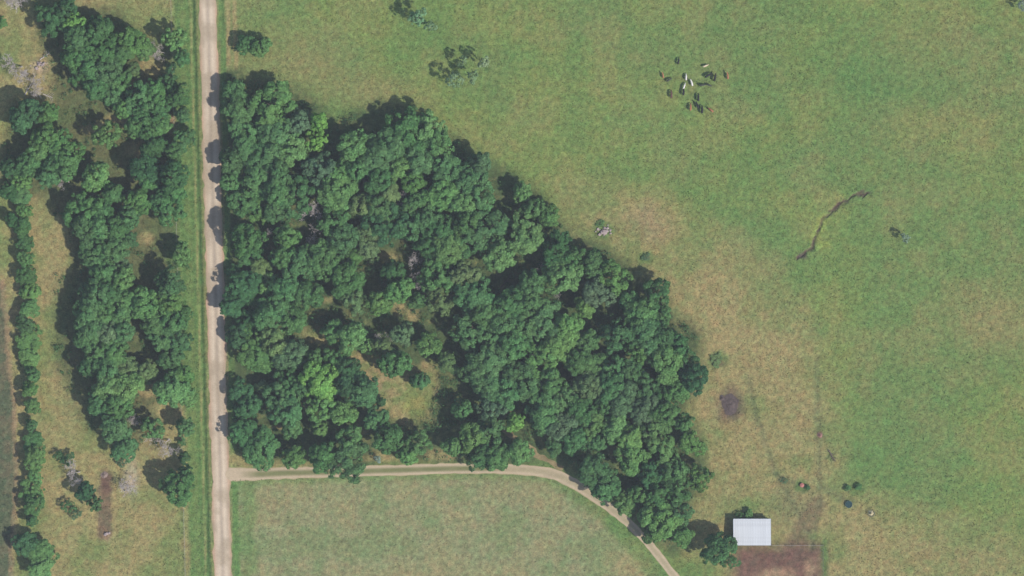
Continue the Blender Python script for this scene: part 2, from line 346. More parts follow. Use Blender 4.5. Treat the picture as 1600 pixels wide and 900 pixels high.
def axis(h, step):
    inner = np.arange(-h, h + step, step); out = []; d = step; p = inner[-1]
    while p < 3000: d *= 1.35; p += d; out.append(p)
    out = np.array(out); return np.concatenate([-out[::-1], inner, out])
gx = axis(202, 0.75); gy = axis(118, 0.75)
GX, GY = np.meshgrid(gx, gy)
def ground_z(X, Y):
    px = X / S + 800; py = 450 - Y / S; u = px - rl(py); v = px - rr(py)
    flat = np.clip((dpoly(px, py, DRIVE, False) - 11) / 4, 0, 1) * np.clip(np.maximum(-u - 1, v - 1) / 3, 0, 1) * np.clip((dpoly(px, py, [(764, 648), (800, 682), (840, 712), (880, 732)], False) - 9) / 4, 0, 1)
    inside = (np.abs(X) < 205) & (np.abs(Y) < 122)
    z = -.16 * fbm(px, py, 8, 2, 61) * flat
    z = z - .55 * mline(px + (vnoise(px, py, 4.5, 51) - .5) * 5, py + (vnoise(px, py, 4.5, 52) - .5) * 5, GULLY, .5, 3.5)
    z = z - .45 * np.clip(1 - np.abs(u + 9) / 4.5, 0, 1) - .12 * sum(mline(px, py, T, 1, 4) for T in TRAILS)
    return np.where(inside, z, -.08 * flat)
GZ = ground_z(GX, GY)
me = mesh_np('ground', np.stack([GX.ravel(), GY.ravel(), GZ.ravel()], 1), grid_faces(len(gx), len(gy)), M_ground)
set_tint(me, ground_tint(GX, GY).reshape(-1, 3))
tag(put('ground', me), kind='structure')

# ------------------------------------------------------------------ roads and tracks as sheets above the ground
def strip(name, P, W, mat, z, colf, step=1.0, ncross=9, edge=0.35, seed=1, width_px=False):
    P = [Vector((*at(*p), 0)) for p in P]
    # resample (Catmull-Rom)
    pts, wid = [], []
    for i in range(len(P) - 1):
        a = P[max(i - 1, 0)]; b = P[i]; c = P[i + 1]; d = P[min(i + 2, len(P) - 1)]
        n = max(1, int((c - b).length / step))
        for k in range(n):
            t = k / n
            pts.append(0.5 * ((2 * b) + (c - a) * t + (2 * a - 5 * b + 4 * c - d) * t * t + (-a + 3 * b - 3 * c + d) * t ** 3)); wid.append(W[i] * (1 - t) + W[i + 1] * t)
    pts.append(P[-1]); wid.append(W[-1])
    n = len(pts); V = np.zeros((n, ncross, 3)); U = np.linspace(-1, 1, ncross)
    for i, p in enumerate(pts):
        d = (pts[min(i + 1, n - 1)] - pts[max(i - 1, 0)]).normalized(); s = Vector((d.y, -d.x, 0))
        for j, u in enumerate(U):
            e = 0
            if abs(u) == 1: e = (float(vnoise(np.array(p.x + u * 31.), np.array(p.y), 3.0, seed)) - .5) * 2 * edge + (float(vnoise(np.array(p.x + u * 31.), np.array(p.y), 1.1, seed)) - .5) * edge
            q = p + s * (u * wid[i] / 2 + e * (1 if u > 0 else -1))
            V[i, j] = (q.x, q.y, z + 0.02 * (1 - u * u))
    me = mesh_np(name, V.reshape(-1, 3), grid_faces(ncross, n)[:, ::-1], mat, smooth=True)
    X = V[..., 0]; Y = V[..., 1]
    set_tint(me, colf(X, Y, np.broadcast_to(U, (n, ncross))).reshape(-1, 3))
    # normals up
    if me.polygons[0].normal.z < 0: me.flip_normals()
    return put(name, me)

def col_road(X, Y, U):
    n = fbm(X, Y / 8, 1.5, 3, 5); n2 = fbm(X, Y, 6, 3, 8)
    c = np.empty(X.shape + (3,)); c[...] = alb((222, 200, 174))
    def mix(col, w):
        nonlocal c; w = np.clip(w, 0, 1)[..., None]; c = c * (1 - w) + col * w
    mix(alb((236, 218, 192)), .95 * np.exp(-((np.abs(U) - .38) / .16) ** 2)); mix(alb((192, 178, 160)), .75 * np.exp(-(U / .15) ** 2))
    mix(alb((206, 168, 138)), .85 * np.clip((np.abs(U) - .72) * 5, 0, 1)); mix(alb((184, 166, 140)), np.clip((n2 - .48) * 3.0, 0, .6)); mix(alb((150, 152, 110)), .7 * np.clip((np.abs(U) - .9) * 10, 0, 1) * np.clip((n2 - .4) * 5, 0, 1))
    return c * (1 + (n - .5)[..., None] * .22)
P = [((rl(y) + rr(y)) / 2, y) for y in (-12000, -3000, -600, 0, 150, 300, 450, 600, 750, 900, 1400, 4000, 12500)]
P = [((rl(y) + rr(y)) / 2, y) for y in (-12000, -3000, -600, 0, 300, 600, 900, 1400, 4000, 12500)]
tag(strip('road', P, [6.75] * len(P), M_gravel, 0.012, col_road, 1.2, 17, .45, 4), kind='structure')

def col_drive(X, Y, U):
    px = X / S + 800
    n = fbm(X / 6, Y, 1.2, 3, 15); c = np.empty(X.shape + (3,)); c[...] = alb((212, 192, 162))
    g = np.clip((815 - px) / 60, .35, 1) * np.exp(-(U / .5) ** 4) * np.clip((px - 372) / 30, 0, 1)
    w = (g * (.85 + fbm(X, Y, 5, 3, 3) * .3)).clip(0, 1)[..., None]; c = c * (1 - w) + alb((134, 138, 92)) * w
    w = (np.clip((np.abs(U) - .8) * 5, 0, 1) * .6)[..., None]; c = c * (1 - w) + G_DRY * w
    return c * (1 + (n - .5)[..., None] * .22)
DW = [6.0, 4.6, 4.4, 4.2, 4.1, 4.0, 3.8, 4.0, 4.2, 4.3, 3.7, 3.5, 3.2, 3.2, 3.1, 3.1, 3.1]
tag(strip('driveway', DRIVE, DW, M_gravel, 0.006, col_drive, .8, 11, .3, 8), kind='structure')
def col_flat(base, amp=.3):
    def f(X, Y, U):
        n = fbm(X, Y, 2.2, 3, 77); c = np.empty(X.shape + (3,)); c[...] = base
        return c * (1 + (n - .5)[..., None] * amp)
    return f
tag(strip('footpath', [(764, 648), (778, 662), (800, 682), (820, 697), (840, 712), (862, 722), (880, 732)], [1.0, 2.4, 1.6, 2.8, 2.6, 2.0, 1.6], M_dirt, 0.005, col_flat(alb((158, 142, 104)), .6), .7, 7, .7, 12), kind='structure')

# ------------------------------------------------------------------ trees
CR, CH = 4.5, 11.0      # prototype crown radius and height in metres
def leaf_cloud(centres, normals, size, rng, aspect=0.75, jitter=0.30):
    n = len(centres)
    nn = normals + rng.normal(0, jitter, (n, 3)); nn /= np.linalg.norm(nn, axis=1)[:, None] + 1e-9
    r = rng.normal(0, 1, (n, 3)); u = np.cross(nn, r); u /= np.linalg.norm(u, axis=1)[:, None] + 1e-9; v = np.cross(nn, u)
    s = size * rng.uniform(.6, 1.35, n)[:, None]
    V = np.stack([centres + u * s, centres + v * s * aspect + nn * s * .18, centres - u * s, centres - v * s * aspect - nn * s * .1], 1).reshape(-1, 3)
    return V, np.arange(4 * n).reshape(-1, 4)

def make_crown(seed, nl=84, per=75, leaf=.25, sparse=1.0, top=CH):
    """irregular crown: a few overlapping domes of unlike height, their skins covered with small ragged leaf clumps"""
    rng = np.random.default_rng(seed); cs, ns = [], []
    nd = int(rng.integers(4, 7)); a0 = rng.uniform(0, 6.28); D = [(0.0, 0.0, CR * rng.uniform(.58, .72), top * rng.uniform(.86, .94))]
    for k in range(nd):
        a = a0 + k * 6.283 / nd + rng.uniform(-.45, .45); d = CR * rng.uniform(.36, .66)
        D.append((math.cos(a) * d, math.sin(a) * d, CR * rng.uniform(.32, .54), top * rng.uniform(.62, .86)))
    area = np.array([q[2] ** 2 for q in D]); pick = rng.choice(len(D), size=nl, p=area / area.sum())
    for k in pick:
        x, y, r, t = D[k]; a = rng.uniform(0, 6.28); u = rng.uniform(-.12, 1) ** 1; s_ = math.sqrt(max(0, 1 - u * u))
        rv = min(r * 1.25, t * .5); c = np.array([x + math.cos(a) * s_ * r * .88, y + math.sin(a) * s_ * r * .88, t - rv + u * rv * .92])
        nrm = np.array([math.cos(a) * s_, math.sin(a) * s_, u + .15]); lr = CR * rng.uniform(.09, .20)
        n = max(8, int(per * (lr / .65) ** 1.6 * sparse)); d = rng.normal(0, 1, (n, 3)) * .8 + nrm * .75; d /= np.linalg.norm(d, axis=1)[:, None]
        cs.append(c + d * lr * rng.uniform(.55, 1.2, n)[:, None]); ns.append(d * .75 + nrm * .45)
    cs = np.concatenate(cs); ns = np.concatenate(ns)
    return leaf_cloud(cs, ns, leaf, rng)

def limb_paths(seed, n=7, top=CH, base_r=.28):
    rr_ = random.Random(seed); tr = []; p = Vector((0, 0, -0.3)); ch = [(p, base_r * 1.35)]
    bend = Vector((rr_.uniform(-.3, .3), rr_.uniform(-.3, .3), 0))
    for i in range(1, 7):
        t = i / 6; ch.append((Vector((bend.x * t * t * 2, bend.y * t * t * 2, top * .78 * t)), base_r * (1 - .85 * t) + .03))
    tr.append(ch); L = []
    for k in range(n):
        t = rr_.uniform(.3, .8); i = int(t * 6); b = ch[i][0].lerp(ch[min(i + 1, 6)][0], t * 6 - i)
        a = k * 2.4 + rr_.uniform(-.5, .5); ln = CR * rr_.uniform(.5, .8) * (1.2 - t * .6)
        d = Vector((math.cos(a), math.sin(a), 0)); r0 = base_r * (1 - .8 * t) * .6
        L.append([(b, r0), (b + d * ln * .4 + Vector((0, 0, ln * .28)), r0 * .65), (b + d * ln * .75 + Vector((0, 0, ln * .65)), r0 * .4), (b + d * ln + Vector((0, 0, ln * .95)), .03)])
    return tr, L

PRO = []
for i in range(16):
    V, F = make_crown(100 + i, nl=84 + (i % 4) * 12)
    cm = mesh_np('broadleaf_crown', V, F, M_leaf)
    tr, L = limb_paths(200 + i); V, F = tubes(tr, 7); tm = mesh_np('trunk', V, F, M_bark, True)
    V, F = tubes(L, 5); lm = mesh_np('limbs', V, F, M_bark, True)
    PRO.append((cm, tm, lm))
M_palebark = mat_plain('pale_bark', (.24, .26, .19), .2, 2.0, .9)
SPR = []
for i in range(3):      # thin, see-through crowns
    V, F = make_crown(300 + i, nl=50, per=58, leaf=.21, sparse=.9)
    SPR.append(mesh_np('thin_crown', V, F, M_leaf))

def bare_paths(seed, h, spread, levels=5):
    rr_ = random.Random(seed); main, twigs = [], []
    def grow(p, d, ln, r, lev):
        q = p; ch = [(p, r)]
        for k in range(3):
            d = (d + Vector((rr_.uniform(-.22, .22), rr_.uniform(-.22, .22), rr_.uniform(-.05, .16)))).normalized()
            q = q + d * ln / 3; ch.append((q, r * (1 - .22 * (k + 1))))
        (main if lev < 2 else twigs).append(ch)
        if lev >= levels: return
        for k in range(3 if lev < 2 else 2 + (rr_.random() < .5)):
            a = rr_.uniform(0, 6.28); s = rr_.uniform(.45, .95) * spread
            nd = (d + Vector((math.cos(a) * s, math.sin(a) * s, rr_.uniform(-.15, .3)))).normalized()
            st = ch[rr_.choice((2, 3))]; grow(st[0], nd, ln * rr_.uniform(.62, .8), max(st[1] * .62, .035), lev + 1)
    grow(Vector((0, 0, -.2)), Vector((rr_.uniform(-.1, .1), rr_.uniform(-.1, .1), 1)), h * .34, h * .026, 0)
    return main, twigs
BARE = []
for i in range(4):
    mnn, tw = bare_paths(400 + i, 9.5, 1.1, 7)
    V, F = tubes(mnn, 6); a = mesh_np('bare_trunk', V, F, M_dead, True)
    V, F = tubes(tw, 3); b = mesh_np('bare_branches', V, F, M_dead)
    BARE.append((a, b))

TONE = {'m': ((.076, .170, .060), 'mid green'), 'l': ((.106, .218, .068), 'light green'), 'b': ((.140, .310, .075), 'bright lime green'),
        'd': ((.052, .130, .050), 'dark green'), 'o': ((.118, .190, .074), 'olive green'), 'g': ((.092, .166, .080), 'grey green')}
WOODT = """
368,170,20,m 395,162,19,m 430,168,22,l 385,200,20,m 377,228,18,m 402,245,20,m 430,218,19,m 455,232,18,l 466,192,16,g 472,216,17,m
470,252,20,m 432,275,16,m 500,262,18,g 400,277,20,m 450,280,16,m
553,230,18,l 612,214,13,m 598,242,22,m 638,218,22,m 670,198,14,l 682,226,16,l 656,250,21,m 626,262,16,l 530,272,18,l 558,264,15,m 595,278,15,m
525,300,19,m 562,322,15,o 608,302,13,o 645,283,15,l 672,287,15,m 650,318,18,m 616,336,14,m 680,320,18,m 590,325,17,m 545,295,12,m
700,266,18,m 733,280,19,m 750,256,14,g 692,300,17,l 720,318,18,l 745,305,15,m 703,338,18,m 730,348,17,m 690,360,16,m 668,345,16,m
815,300,13,l 834,326,14,m 800,356,19,l 822,370,20,l 846,362,15,m 857,338,13,l 762,362,18,m 750,384,18,m 700,388,18,l 725,376,16,m 795,388,16,l 672,382,17,m
395,300,18,m 430,302,18,m 460,308,18,m 402,328,15,l 428,332,16,m 376,314,13,m 486,314,17,m 514,322,18,m 396,350,16,m 381,398,13,m 448,368,13,l 520,348,17,m 534,372,16,m
442,400,15,m 465,412,16,m 403,424,14,o 420,442,11,l 500,406,18,m 527,424,15,m 447,455,18,m 476,458,15,m 418,468,15,m 362,478,16,d 378,446,19,d 390,470,14,d 365,425,9,d 440,482,15,m
545,352,14,m 572,362,13,o 602,350,17,d 640,350,17,m 638,372,13,o 668,348,10,l 700,372,10,m 660,394,14,m 574,390,11,o 550,402,12,l 540,432,16,m 556,450,13,m 612,424,13,d 624,452,14,l
690,428,18,m 708,410,13,m 592,470,14,l 551,470,12,o 690,468,17,o 712,478,12,o 652,470,10,m 664,440,10,m
718,398,16,l 736,378,12,m 757,404,16,m 780,398,17,l 800,412,15,l 832,388,17,l 868,386,18,d 724,430,15,o 742,462,17,m 762,448,12,m
828,444,16,m 880,432,19,l 802,474,18,m 830,474,17,m 850,462,15,g 757,490,18,m 786,502,18,m 820,507,20,m 855,508,18,m 884,510,15,l 737,520,17,m 722,540,15,m 770,530,16,m 800,537,18,m 838,540,19,m 872,540,17,l 750,548,17,m
892,402,17,m 896,422,14,l 925,412,16,m 948,418,14,m 962,434,14,l 930,458,17,g 957,456,14,m 982,470,14,m 915,480,12,l 1022,442,15,m 1026,462,16,m 1000,492,17,l 975,507,15,m 1035,494,13,m
900,500,12,l 1010,518,17,m 1036,526,18,m 940,534,16,m 962,528,13,d 1001,548,13,l 980,550,15,m 918,532,13,m 1060,540,15,d
422,492,17,m 456,498,16,m 395,527,17,l 430,536,17,o 457,552,18,g 400,556,18,l 504,502,15,m 521,517,14,l 380,502,15,d 368,525,12,d 450,590,13,m 499,597,17,b 472,604,14,m 406,603,9,o 370,612,14,d 382,636,14,d
405,642,19,o 438,618,14,m 450,642,16,m 476,628,14,m 497,636,12,l 531,647,15,l 511,568,8,m 540,602,17,d 540,575,12,d 456,668,15,m 497,668,11,l 405,700,19,m 428,700,14,m 384,692,13,m 402,714,13,m 458,714,13,l 374,676,14,d 502,714,13,m
524,706,17,m 542,724,18,m 528,682,13,m 550,527,14,l 628,522,13,g 665,540,12,l 617,568,14,m 632,578,10,m 700,566,11,o 655,595,11,m 567,610,15,m 571,632,14,m 586,655,16,m 566,680,14,m 602,686,15,m 547,692,13,l 592,704,11,l
655,694,14,l 637,712,14,l 623,698,11,m 692,684,13,m 706,698,11,l 598,540,11,o 575,540,10,l
770,562,18,m 746,578,18,m 766,602,19,m 800,582,18,m 850,560,20,l 828,574,15,m 792,612,18,m 820,602,17,m 748,622,17,m 770,636,16,g 832,622,17,m 862,602,16,m 804,660,10,b 852,646,17,m 880,622,17,m 846,668,14,l 872,668,14,g 764,672,17,m 738,682,16,l 775,698,15,m 723,640,10,m
905,560,16,m 930,572,16,m 985,578,14,m 958,572,13,m 1080,540,15,m 1072,566,15,m 1040,562,16,l 1024,572,11,m 1086,590,16,d 1062,610,14,l 920,602,18,o 898,596,12,m 958,606,16,m 985,602,14,m 1010,606,16,m 1036,618,15,m
904,640,18,m 944,636,13,m 974,628,16,g 1005,640,16,g 1040,645,15,m 925,662,16,l 960,668,18,l 984,684,14,l 1020,678,16,l 1034,702,15,l 1070,664,11,l 1078,692,15,l 898,688,15,m 934,690,12,m 888,664,14,m
750,712,14,m 776,716,16,l 810,706,13,l 824,714,10,l 866,698,12,m 888,708,12,m 930,738,16,m 953,732,14,m 925,762,13,m 946,760,17,m 986,712,17,l 1008,704,14,l 990,742,16,m 966,770,15,m 1014,742,15,d 1000,772,14,l 977,788,13,l
1052,736,16,m 1062,762,16,m 1036,768,16,m 1096,746,14,l 1080,758,11,m 1012,806,12,l 1037,816,16,l 1062,806,13,m 1046,838,14,l 1066,838,12,l 1018,832,9,m 1057,715,14,m
"""
WESTT = """
76,26,15,d 102,16,14,d 113,36,11,b 86,44,13,l 132,32,15,m 152,48,15,m 120,58,16,m 142,72,16,m 168,42,14,m 166,78,16,m 190,82,15,m 206,66,15,l 227,76,12,l 116,90,15,m 140,104,16,m 165,110,16,m 186,124,14,m 122,122,12,m 150,138,14,m
176,150,15,m 192,168,12,l 215,150,15,m 240,146,15,m 226,174,14,m 250,168,12,m 211,196,12,l 207,108,9,o 272,60,11,l 266,106,8,d 262,130,9,m 250,214,10,l 166,210,12,l 32,188,13,d 45,170,12,d 74,176,10,l
70,216,14,l 60,238,16,l 92,232,17,l 116,238,13,l 100,256,14,l 44,256,15,m 75,272,15,m 14,262,13,d 147,276,16,l 220,262,15,d 232,282,12,m 268,276,14,d 128,330,17,m 152,326,16,m 176,302,14,m 188,312,12,m 215,312,14,l 226,328,12,m
250,312,14,m 272,300,13,m 266,328,15,m 200,338,15,m 132,356,16,m 156,352,16,m 180,358,15,m 150,380,16,m 176,386,16,m 200,376,12,m 147,402,13,m 186,410,16,g 162,424,14,m 190,434,14,l 282,396,14,l 286,416,13,m 252,432,14,m 268,444,15,m
150,462,16,m 176,458,14,m 196,468,12,l 138,492,16,m 162,492,16,m 186,492,14,m 142,518,16,m 167,522,16,g 190,520,13,m 152,546,16,m 176,552,15,m 143,572,14,m 166,578,15,m 192,572,13,o 226,580,13,o 226,478,15,l 246,482,14,m 268,472,15,l
240,504,15,m 265,502,15,m 284,492,11,m 252,528,15,m 276,532,13,m 266,560,15,m 286,566,11,m 280,588,13,l 168,606,15,l 192,608,15,l 156,632,14,m 182,630,14,m 206,624,12,l 164,656,12,m 178,668,14,m 188,686,13,m 192,702,10,m 236,670,14,l
270,610,14,l 292,620,10,l 288,668,10,m 287,716,7,d 289,738,7,m 278,765,17,m 132,768,11,d 147,786,9,m 192,716,8,m
"""
HEDGET = """
28,258,12,l 30,282,12,l 30,306,12,m 34,330,11,l 33,354,12,m 35,378,12,m 37,404,12,l 37,430,13,m 39,456,12,l 40,482,12,l 40,508,11,m 41,534,12,l 42,560,11,l 42,584,10,m 44,608,12,l 46,634,12,l 44,664,8,m 46,690,10,m 47,716,13,l 47,742,11,l 48,766,11,l 50,790,12,m 46,814,7,m 38,850,15,d 58,866,15,m 60,888,14,l 12,300,12,d 14,342,9,d
"""
def parse(s, g):
    out = []
    for w in s.split():
        x, y, r, t = w.split(','); out.append([float(x), float(y), float(r), t, g])
    return out
def prune(L, dmin, grow):
    keep = []
    for q in sorted(L, key=lambda q: -(q[2] + (8 if q[3] in 'bd' else 3 if q[3] in 'lo' else 0))):
        near_ = [p for p in keep if math.hypot(p[0] - q[0], p[1] - q[1]) < dmin * (.55 + .45 * (q[2] + p[2]) / 34)]
        if near_:
            if abs(near_[0][2] - q[2]) < 6: near_[0][2] = min(near_[0][2] + 1.0, 25)
            continue
        keep.append(q)
    for q in keep: q[2] *= grow
    return keep
WOODT += ''.join(' %d,%d,%d,m' % q for q in ((361, 140, 13), (361, 156, 12), (360, 172, 12), (359, 188, 12), (360, 204, 12), (360, 220, 12), (359, 236, 12), (361, 252, 12), (360, 268, 12), (360, 284, 12), (361, 300, 12), (470, 562, 12), (490, 560, 10), (548, 548, 9), (645, 602, 9), (520, 562, 13)))
WESTT += ' 280,150,12,m 285,216,11,m 272,236,10,m 250,194,12,l 230,206,11,m 284,92,9,m 285,180,9,m 240,228,9,d'
XTRA = [[402, 72, 16, 'l', 0], [380, 68, 13, 'm', 0], [379, 373, 22, 'm', 0], [1119, 862, 23, 'm', 0], [498, 190, 14, 'b', 0], [494, 215, 14, 'b', 0]]
ALL = XTRA + prune(parse(WOODT, 0), 26.5, 1.33) + prune(parse(WESTT, 1), 23.5, 1.32) + prune(parse(HEDGET, 2), 16, 1.28)
GROUPS = ['broadleaf trees of the wood right of the road', 'broadleaf trees of the woods left of the road', 'hedgerow trees down the left edge']
LM = [[('the bare woodland clearing', 640, 620), ('the lime green round tree', 499, 597), ('the big grey dead tree', 487, 350), ('the brown dead tree', 845, 418),
       ("the driveway's bend", 880, 742), ("the wood's top tip", 372, 110), ("the driveway junction", 362, 738), ('the white shed', 1175, 832), ('the rubble heap', 942, 360),
       ('the dark ash heap', 1140, 630), ("the notch in the wood's top edge", 516, 186), ('the dark wooded hollow', 695, 515), ("the big shadow across the road", 330, 340), ("the wood's right corner", 1096, 555), ('the twin lime green crowns', 500, 200), ('the upper bare patch', 598, 400)],
      [('the square bare patch', 228, 372), ('the pale dead wood at upper left', 55, 125), ('the dark paddock pit', 165, 745), ('the pale roadside dead tree', 262, 690),
       ('the pinkish soil patch by the road', 268, 187), ('the bright green tree at upper left', 113, 36), ('the left wood dead tree', 105, 284), ('the left paddock bend', 85, 430)], None]
ORD = ['', 'second ', 'third ', 'fourth ', 'fifth ', 'sixth ', 'seventh ', 'eighth ', 'ninth ', 'tenth ', 'eleventh ', 'twelfth ', 'thirteenth ', 'fourteenth ', 'fifteenth ', 'sixteenth ']
DIRS = ['right', 'upper right', 'top', 'upper left', 'left', 'lower left', 'bottom', 'lower right']
def make_labels():
    used = {}
    for i, (x, y, r, t, g) in enumerate(ALL):
        if g == 2: used.setdefault((2,), []).append((-y, i)); continue
        b = min(range(len(LM[g])), key=lambda k: math.hypot(LM[g][k][1] - x, LM[g][k][2] - y)); l = LM[g][b]
        dx, dy = x - l[1], l[2] - y; dd = math.hypot(dx, dy)
        if dd < 9: used.setdefault((g, b, -1, t), []).append((dd, i)); continue
        k = int(round(math.atan2(dy, dx) / (math.pi / 4))) % 8
        used.setdefault((g, b, k, t), []).append((dd, i))
    lab = {}
    for key, lst in used.items():
        lst.sort()
        for n, (d, i) in enumerate(lst):
            t = TONE[ALL[i][3]][1]
            if key[0] == 2:
                lab[i] = '%s hedgerow tree, %s from the bottom of the left edge' % (t, ('twenty-' if n >= 20 else '') + (['first', *[o.strip() for o in ORD[1:]], 'seventeenth', 'eighteenth', 'nineteenth', 'twentieth'][n] if n < 20 else ['first', 'second', 'third', 'fourth', 'fifth', 'sixth', 'seventh', 'eighth', 'ninth'][n - 20]))
                if n == 20: lab[i] = '%s hedgerow tree, twenty-first from the bottom of the left edge' % t
                continue
            l = LM[key[0]][key[1]][0]
            if key[2] == -1: lab[i] = '%s leafy tree standing right at %s' % (t, l) if ALL[i][3] != 'b' else 'bright lime green round-crowned tree among darker trees near ' + l.replace('the lime green round tree', "the driveway's left end"); continue
            o = ORD[n] if (len(lst) > 1 and n) else ('nearest ' if len(lst) > 1 else '')
            lab[i] = ('%s%s tree out %s of %s' % (o, t, {'top': 'above', 'bottom': 'below'}.get(DIRS[key[2]], DIRS[key[2]] + ' of'), l)).replace('out above of', 'out above').replace('out below of', 'out below').replace('of of', 'of').replace('tree out', 'tree')
    return lab
LAB = make_labels()
for _i, _q in enumerate(ALL):
    if _q[:2] == [498, 190]: LAB[_i] = 'upper of two bright lime green trees at the notch in the wood'
    if _q[:2] == [494, 215]: LAB[_i] = 'lower of two bright lime green trees at the notch in the wood'
    if _q[:2] == [1119, 862]: LAB[_i] = 'bushy mid green tree casting a dark shadow left of the white shed'
    if _q[:2] == [379, 373]: LAB[_i] = 'tallest roadside tree whose round shadow crosses the gravel road'
rt = random.Random(11)
for i, (x, y, r, t, g) in enumerate(ALL):
    rm = r * S * (1.20 * rt.uniform(.86, 1.2) if g != 2 else 1.15 * rt.uniform(.75, 1.35))
    h = max(3.2, min(14.5, rm * 1.9 + 2.2 + rt.uniform(-1.6, 1.6)))
    if t == 'd' and g < 2 and r > 12: h += 1.0
    if t == 'b': h = max(h, 10.5) + 2.0; rm *= 1.1
    if g == 0 and x < 412: h = 17.5 if (x < 385 and 362 < y < 382) else h * (.80 if y < 310 else .66); x += 5 if x > 366 else 0
    if g == 2: h = 6.0 + rt.uniform(-1.8, 2); x += 3 + rt.uniform(-3, 4)
    bxx, byy = at(x, y, h * .75)
    root = empty('hedgerow_tree' if g == 2 else 'broadleaf_tree', (bxx, byy, 0), rt.uniform(0, 6.28))
    tag(root, LAB[i], 'tree', GROUPS[g])
    sc = (rm / CR * rt.uniform(.94, 1.08), rm / CR * rt.uniform(.94, 1.08), h / CH)
    cm, tm, lm = PRO[rt.randrange(len(PRO))]
    c = put('crown', cm, root); c.scale = sc; tr_ = put('trunk', tm, root); tr_.scale = sc; li = put('limbs', lm, root); li.scale = sc
    k = rt.uniform(.84, 1.18) if t != 'b' else 1.0; q = TONE[t][0]; c.color = (q[0] * k * rt.uniform(.92, 1.1), q[1] * k, q[2] * k * rt.uniform(.9, 1.1), 1)
print('trees', len([q for q in ALL if q[4] < 2]), len(ALL))

# thin pale trees out in the pasture and bare dead trees
def thin_tree(x, y, r, h, label, col=(.20, .30, .17), mix=0, grp=None, seed=0):
    root = empty('thin_tree', (*at(x, y, h * .7), 0), seed * 1.3); tag(root, label, 'tree', grp)
    sc = (r * S / CR, r * S / CR, h / CH); c = put('crown', SPR[seed % 3], root); c.scale = sc; c.color = (*col, 1)
    a, b = BARE[seed % 4]; s2 = (r * S / 3.6, r * S / 3.6, h / 9.5)
    o = put('trunk', a, root); o.scale = s2; o.material_slots[0].link = 'OBJECT'; o.material_slots[0].material = M_palebark
def dead_tree(x, y, r, h, label, seed=0, grp=None, tilt=(0, 0)):
    root = empty('dead_tree', (*at(x, y, h * .6), 0), seed * 1.7); root.rotation_euler[0], root.rotation_euler[1] = tilt; tag(root, label, 'dead tree', grp)
    a, b = BARE[seed % 4]; s2 = (r * S / 3.4, r * S / 3.4, h / 9.5)
    o = put('trunk', a, root); o.scale = s2; o = put('branches', b, root); o.scale = s2
TG = 'thin pale trees in the upper pasture'
thin_tree(652, 26, 17, 12, 'thin pale green tree near the top edge casting a dark shadow', (.16, .30, .15), 0, TG, 0)
thin_tree(672, 40, 11, 11, 'sparse pale tree right of its thin green neighbour near the top edge', (.18, .29, .15), 0, TG, 1)
thin_tree(711, 123, 14, 12, 'thin pale green tree lowest left of the pasture group', (.19, .30, .16), 0, TG, 2)
thin_tree(739, 119, 12, 12, 'pale yellow-green thin tree in the middle of the pasture group', (.20, .31, .15), 0, TG, 3)
thin_tree(757, 97, 11, 12, 'pale grey thin tree at the right end of the pasture group', (.26, .35, .20), 0, TG, 4)
thin_tree(722, 96, 9, 10, 'small thin tree at the left top of the pasture group', (.18, .28, .15), 0, TG, 5)
thin_tree(1415, 372, 9, 6.5, 'lone pale grey-green small tree right of the curved gully', (.24, .33, .23), 0, None, 6)
thin_tree(1597, 8, 10, 7, 'pale grey-green tree cut by the upper right corner', (.24, .31, .24), 0, None, 7)
thin_tree(590, 717, 7, 3.5, 'small bluish pale bush beside the driveway below the clearing', (.22, .33, .28), 0, None, 10)
DEAD = [(487, 342, 19, 11, 'grey-pink bare dead tree standing amid the left of the wood'), (497, 372, 14, 9, 'smaller grey bare tree just below the big grey dead tree'),
        (420, 370, 10, 9, 'small grey dead tree left of the big grey dead tree'), (845, 417, 14, 9, 'brownish bare dead tree right of centre in the wood'), (652, 414, 13, 9, 'grey bare tree right of the bare patch in the wood'),
        (658, 440, 11, 8, 'thin grey bare tree below another grey one mid-wood'), (632, 312, 10, 10, 'small greyish bare tree in the upper middle of the wood'), (866, 463, 7, 9, 'tiny pale bare tree between dark hollows right of centre'),
        (105, 284, 15, 8, 'grey bare dead tree in the left wood beside the hedge end'), (262, 688, 20, 7, 'broad pale grey dead tree by the road fence'), (122, 738, 17, 7, 'grey dead tree in the left paddock above two shrubs'),
        (193, 768, 18, 6, 'pale grey dead tree right of the dark pit'), (255, 82, 14, 7, 'grey bare tree below the dark tree by the upper road fence'), (52, 118, 15, 6, 'pale dead tree among scattered dead wood at upper left'),
        (30, 102, 20, 11, 'tall bare tree at upper left casting branching shadow lines'), (22, 12, 20, 8, 'grey bare tree in the upper left corner'), (215, 652, 12, 8, 'dark grey bare tree at the bottom of the left wood'),
        (603, 522, 11, 8, 'grey leafless tree just above the bare clearing'), (75, 708, 0, 0, ''), (60, 150, 12, 5, 'low grey dead tree below the pale dead wood at upper left')]
for k, (x, y, r, h, lb) in enumerate(DEAD):
    if r: dead_tree(x, y, r, h, lb, k)
